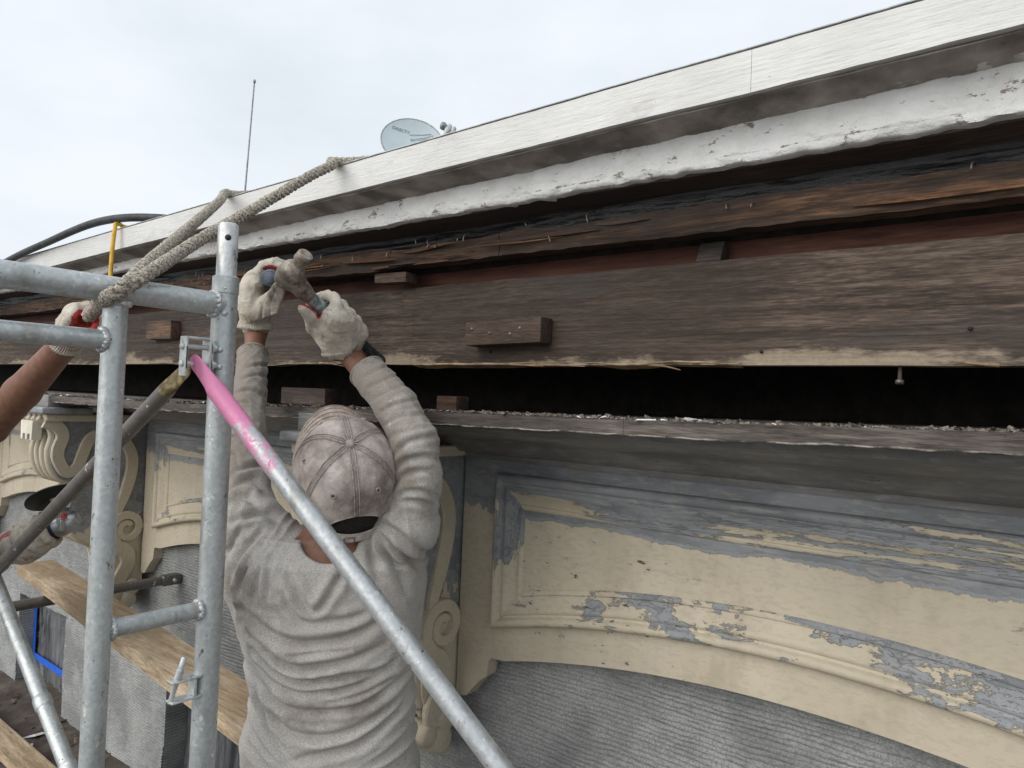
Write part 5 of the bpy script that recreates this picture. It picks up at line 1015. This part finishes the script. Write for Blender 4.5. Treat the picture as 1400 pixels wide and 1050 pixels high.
J2['footl']=tuple(b2-R2*.13+UP*.085); J2['footr']=tuple(b2+R2*.13+UP*.085+F2*.05); J2['kneel']=tuple((np.array(J2['footl'])+np.array(J2['hl']))/2+F2*.03); J2['kneer']=tuple((np.array(J2['footr'])+np.array(J2['hr_']))/2+F2*.03)
MAN2=person('person','second person at the left edge, bare brown forearm, gloved hands pulling rope and holding grinder',J2,tuple(b2))
# hand on the rope
ra0=np.array((-1.4357,0.5385,0.0912)); ra1=np.array((-1.1960,0.4835,0.1310)); rd=unit(ra1-ra0); u1=unit(cR-rd*(cR@rd)); u2=np.cross(rd,u1); u2=u2 if u2[2]>0 else -u2
ch=[([np.array((-1.4936,0.5505,0.0870)),np.array((-1.4654,0.5467,0.1037)),np.array((-1.4320,0.5405,0.1222))],[.022,.026,.021])]; ex_=[([np.array((-1.4695,0.5438,0.0926)),np.array((-1.4199,0.5309,0.1232))],[.020,.019])]
for i in range(4):
    c=np.array((-1.3499,0.5225,0.1116))+rd*(-.040+.0205*i)*.9-rd*.02; rf=.0102; ch.append(([c+.022*(math.cos(rad(a))*u1+math.sin(rad(a))*u2) for a in (190,140,95,50,5,-40,-80)],[rf*1.1]+[rf]*6))
ch.append(([np.array((-1.4511,0.5389,0.1011)),np.array((-1.3894,0.5299,0.1035)),np.array((-1.3342,0.5219,0.1160)),np.array((-1.3005,0.5163,0.1226))],[.016,.0125,.0108,.0095]))
glove(MAN2,ch,((-1.4893,0.5500,0.0896),(-1.5121,0.5505,0.0721),.0265,.029),(ra0-rd*.05,ra1+rd*.05),.0115,.0024,.0095,ex_)
# hand on the grinder
g0=np.array((-2.1684,0.7106,-0.4182)); g1=np.array((-2.1130,0.7719,-0.3810)); gd=unit(g1-g0); v1=unit(UP-gd*(UP@gd)); v2=np.cross(gd,v1); v2=v2 if v2@cF<0 else -v2
ch=[([wl2+(hl2-wl2)*.3,np.array((-2.1744,0.7001,-0.4369)),np.array((-2.1352,0.7306,-0.4310))],[.030,.036,.028])]; ex_=[([np.array((-2.2130,0.6951,-0.4307)),np.array((-2.1588,0.7188,-0.4446)),np.array((-2.1198,0.7488,-0.4234))],[.030,.030,.020])]
for i in range(4):
    c=g0+gd*(.005+.022*i); rf=.0112; ch.append(([c+.040*(math.cos(rad(a))*v1+math.sin(rad(a))*v2) for a in (215,170,125,85,45,10)],[rf*1.1]+[rf]*5))
ch.append(([np.array((-2.1925,0.6980,-0.4145)),np.array((-2.1866,0.7081,-0.3860)),np.array((-2.1743,0.7237,-0.3725)),np.array((-2.1617,0.7399,-0.3706))],[.019,.0150,.0125,.0110]))
glove(MAN2,ch,((-2.1953,0.6903,-0.4426),(-2.2216,0.6668,-0.4703),.036,.040),(g0-gd*.02,g1+gd*.05),.0265,.0026,.008,ex_)
GR=thing('angle_grinder','small angle grinder with dark blue body and black disc in a gloved hand','grinder',tuple(g0))
obj('motor_body',*lathe_t(g0-gd*.09,g1+gd*.0,[(0,.018),(.03,.024),(.5,.026),(.8,.0265),(.93,.031),(1,.031)],22),MT['grinder'],GR,True,40)
gh=g1+gd*.030; da_=unit(np.array((-2.1077,0.7362,-0.3211))-np.array((-2.1151,0.7825,-0.3689))) 
obj('gear_head',*lathe_t(g1-gd*.002,gh+gd*.025,[(0,.031),(.15,.033),(.55,.030),(.85,.024),(1,.016)],22),MT['gear'],GR,True,40)
dc=np.array((-2.0955,0.7516,-0.3057)); dax=unit(-.53*cR+.79*UP+.33*cF)
obj('spindle',*lathe_t(gh,dc+dax*.004,[(0,.022),(.4,.020),(.5,.010),(1,.008)],14),MT['gear'],GR,True,40)
obj('disc',*lathe_t(dc,dc+dax*.006,[(0,.060),(.3,.0625),(.8,.0625),(.9,.04),(1,.02)],40),MT['disc'],GR,True,40)
obj('flange_nut',*lathe_t(dc+dax*.005,dc+dax*.014,[(0,.018),(.6,.018),(1,.012)],14),MT['gear'],GR,True,40)
for k in (0,1,2): obj('vent_fin',*boxg(gh[0]+.010+.012*k-.003,gh[0]+.010+.012*k+.003,gh[1]-.034,gh[1]-.022,gh[2]-.018,gh[2]+.012,.002),MT['gear'],GR)
obj('switch',*boxg(gh[0]+.026,gh[0]+.040,gh[1]-.03,gh[1]-.018,gh[2]+.014,gh[2]+.028,.003),MT['red'],GR)
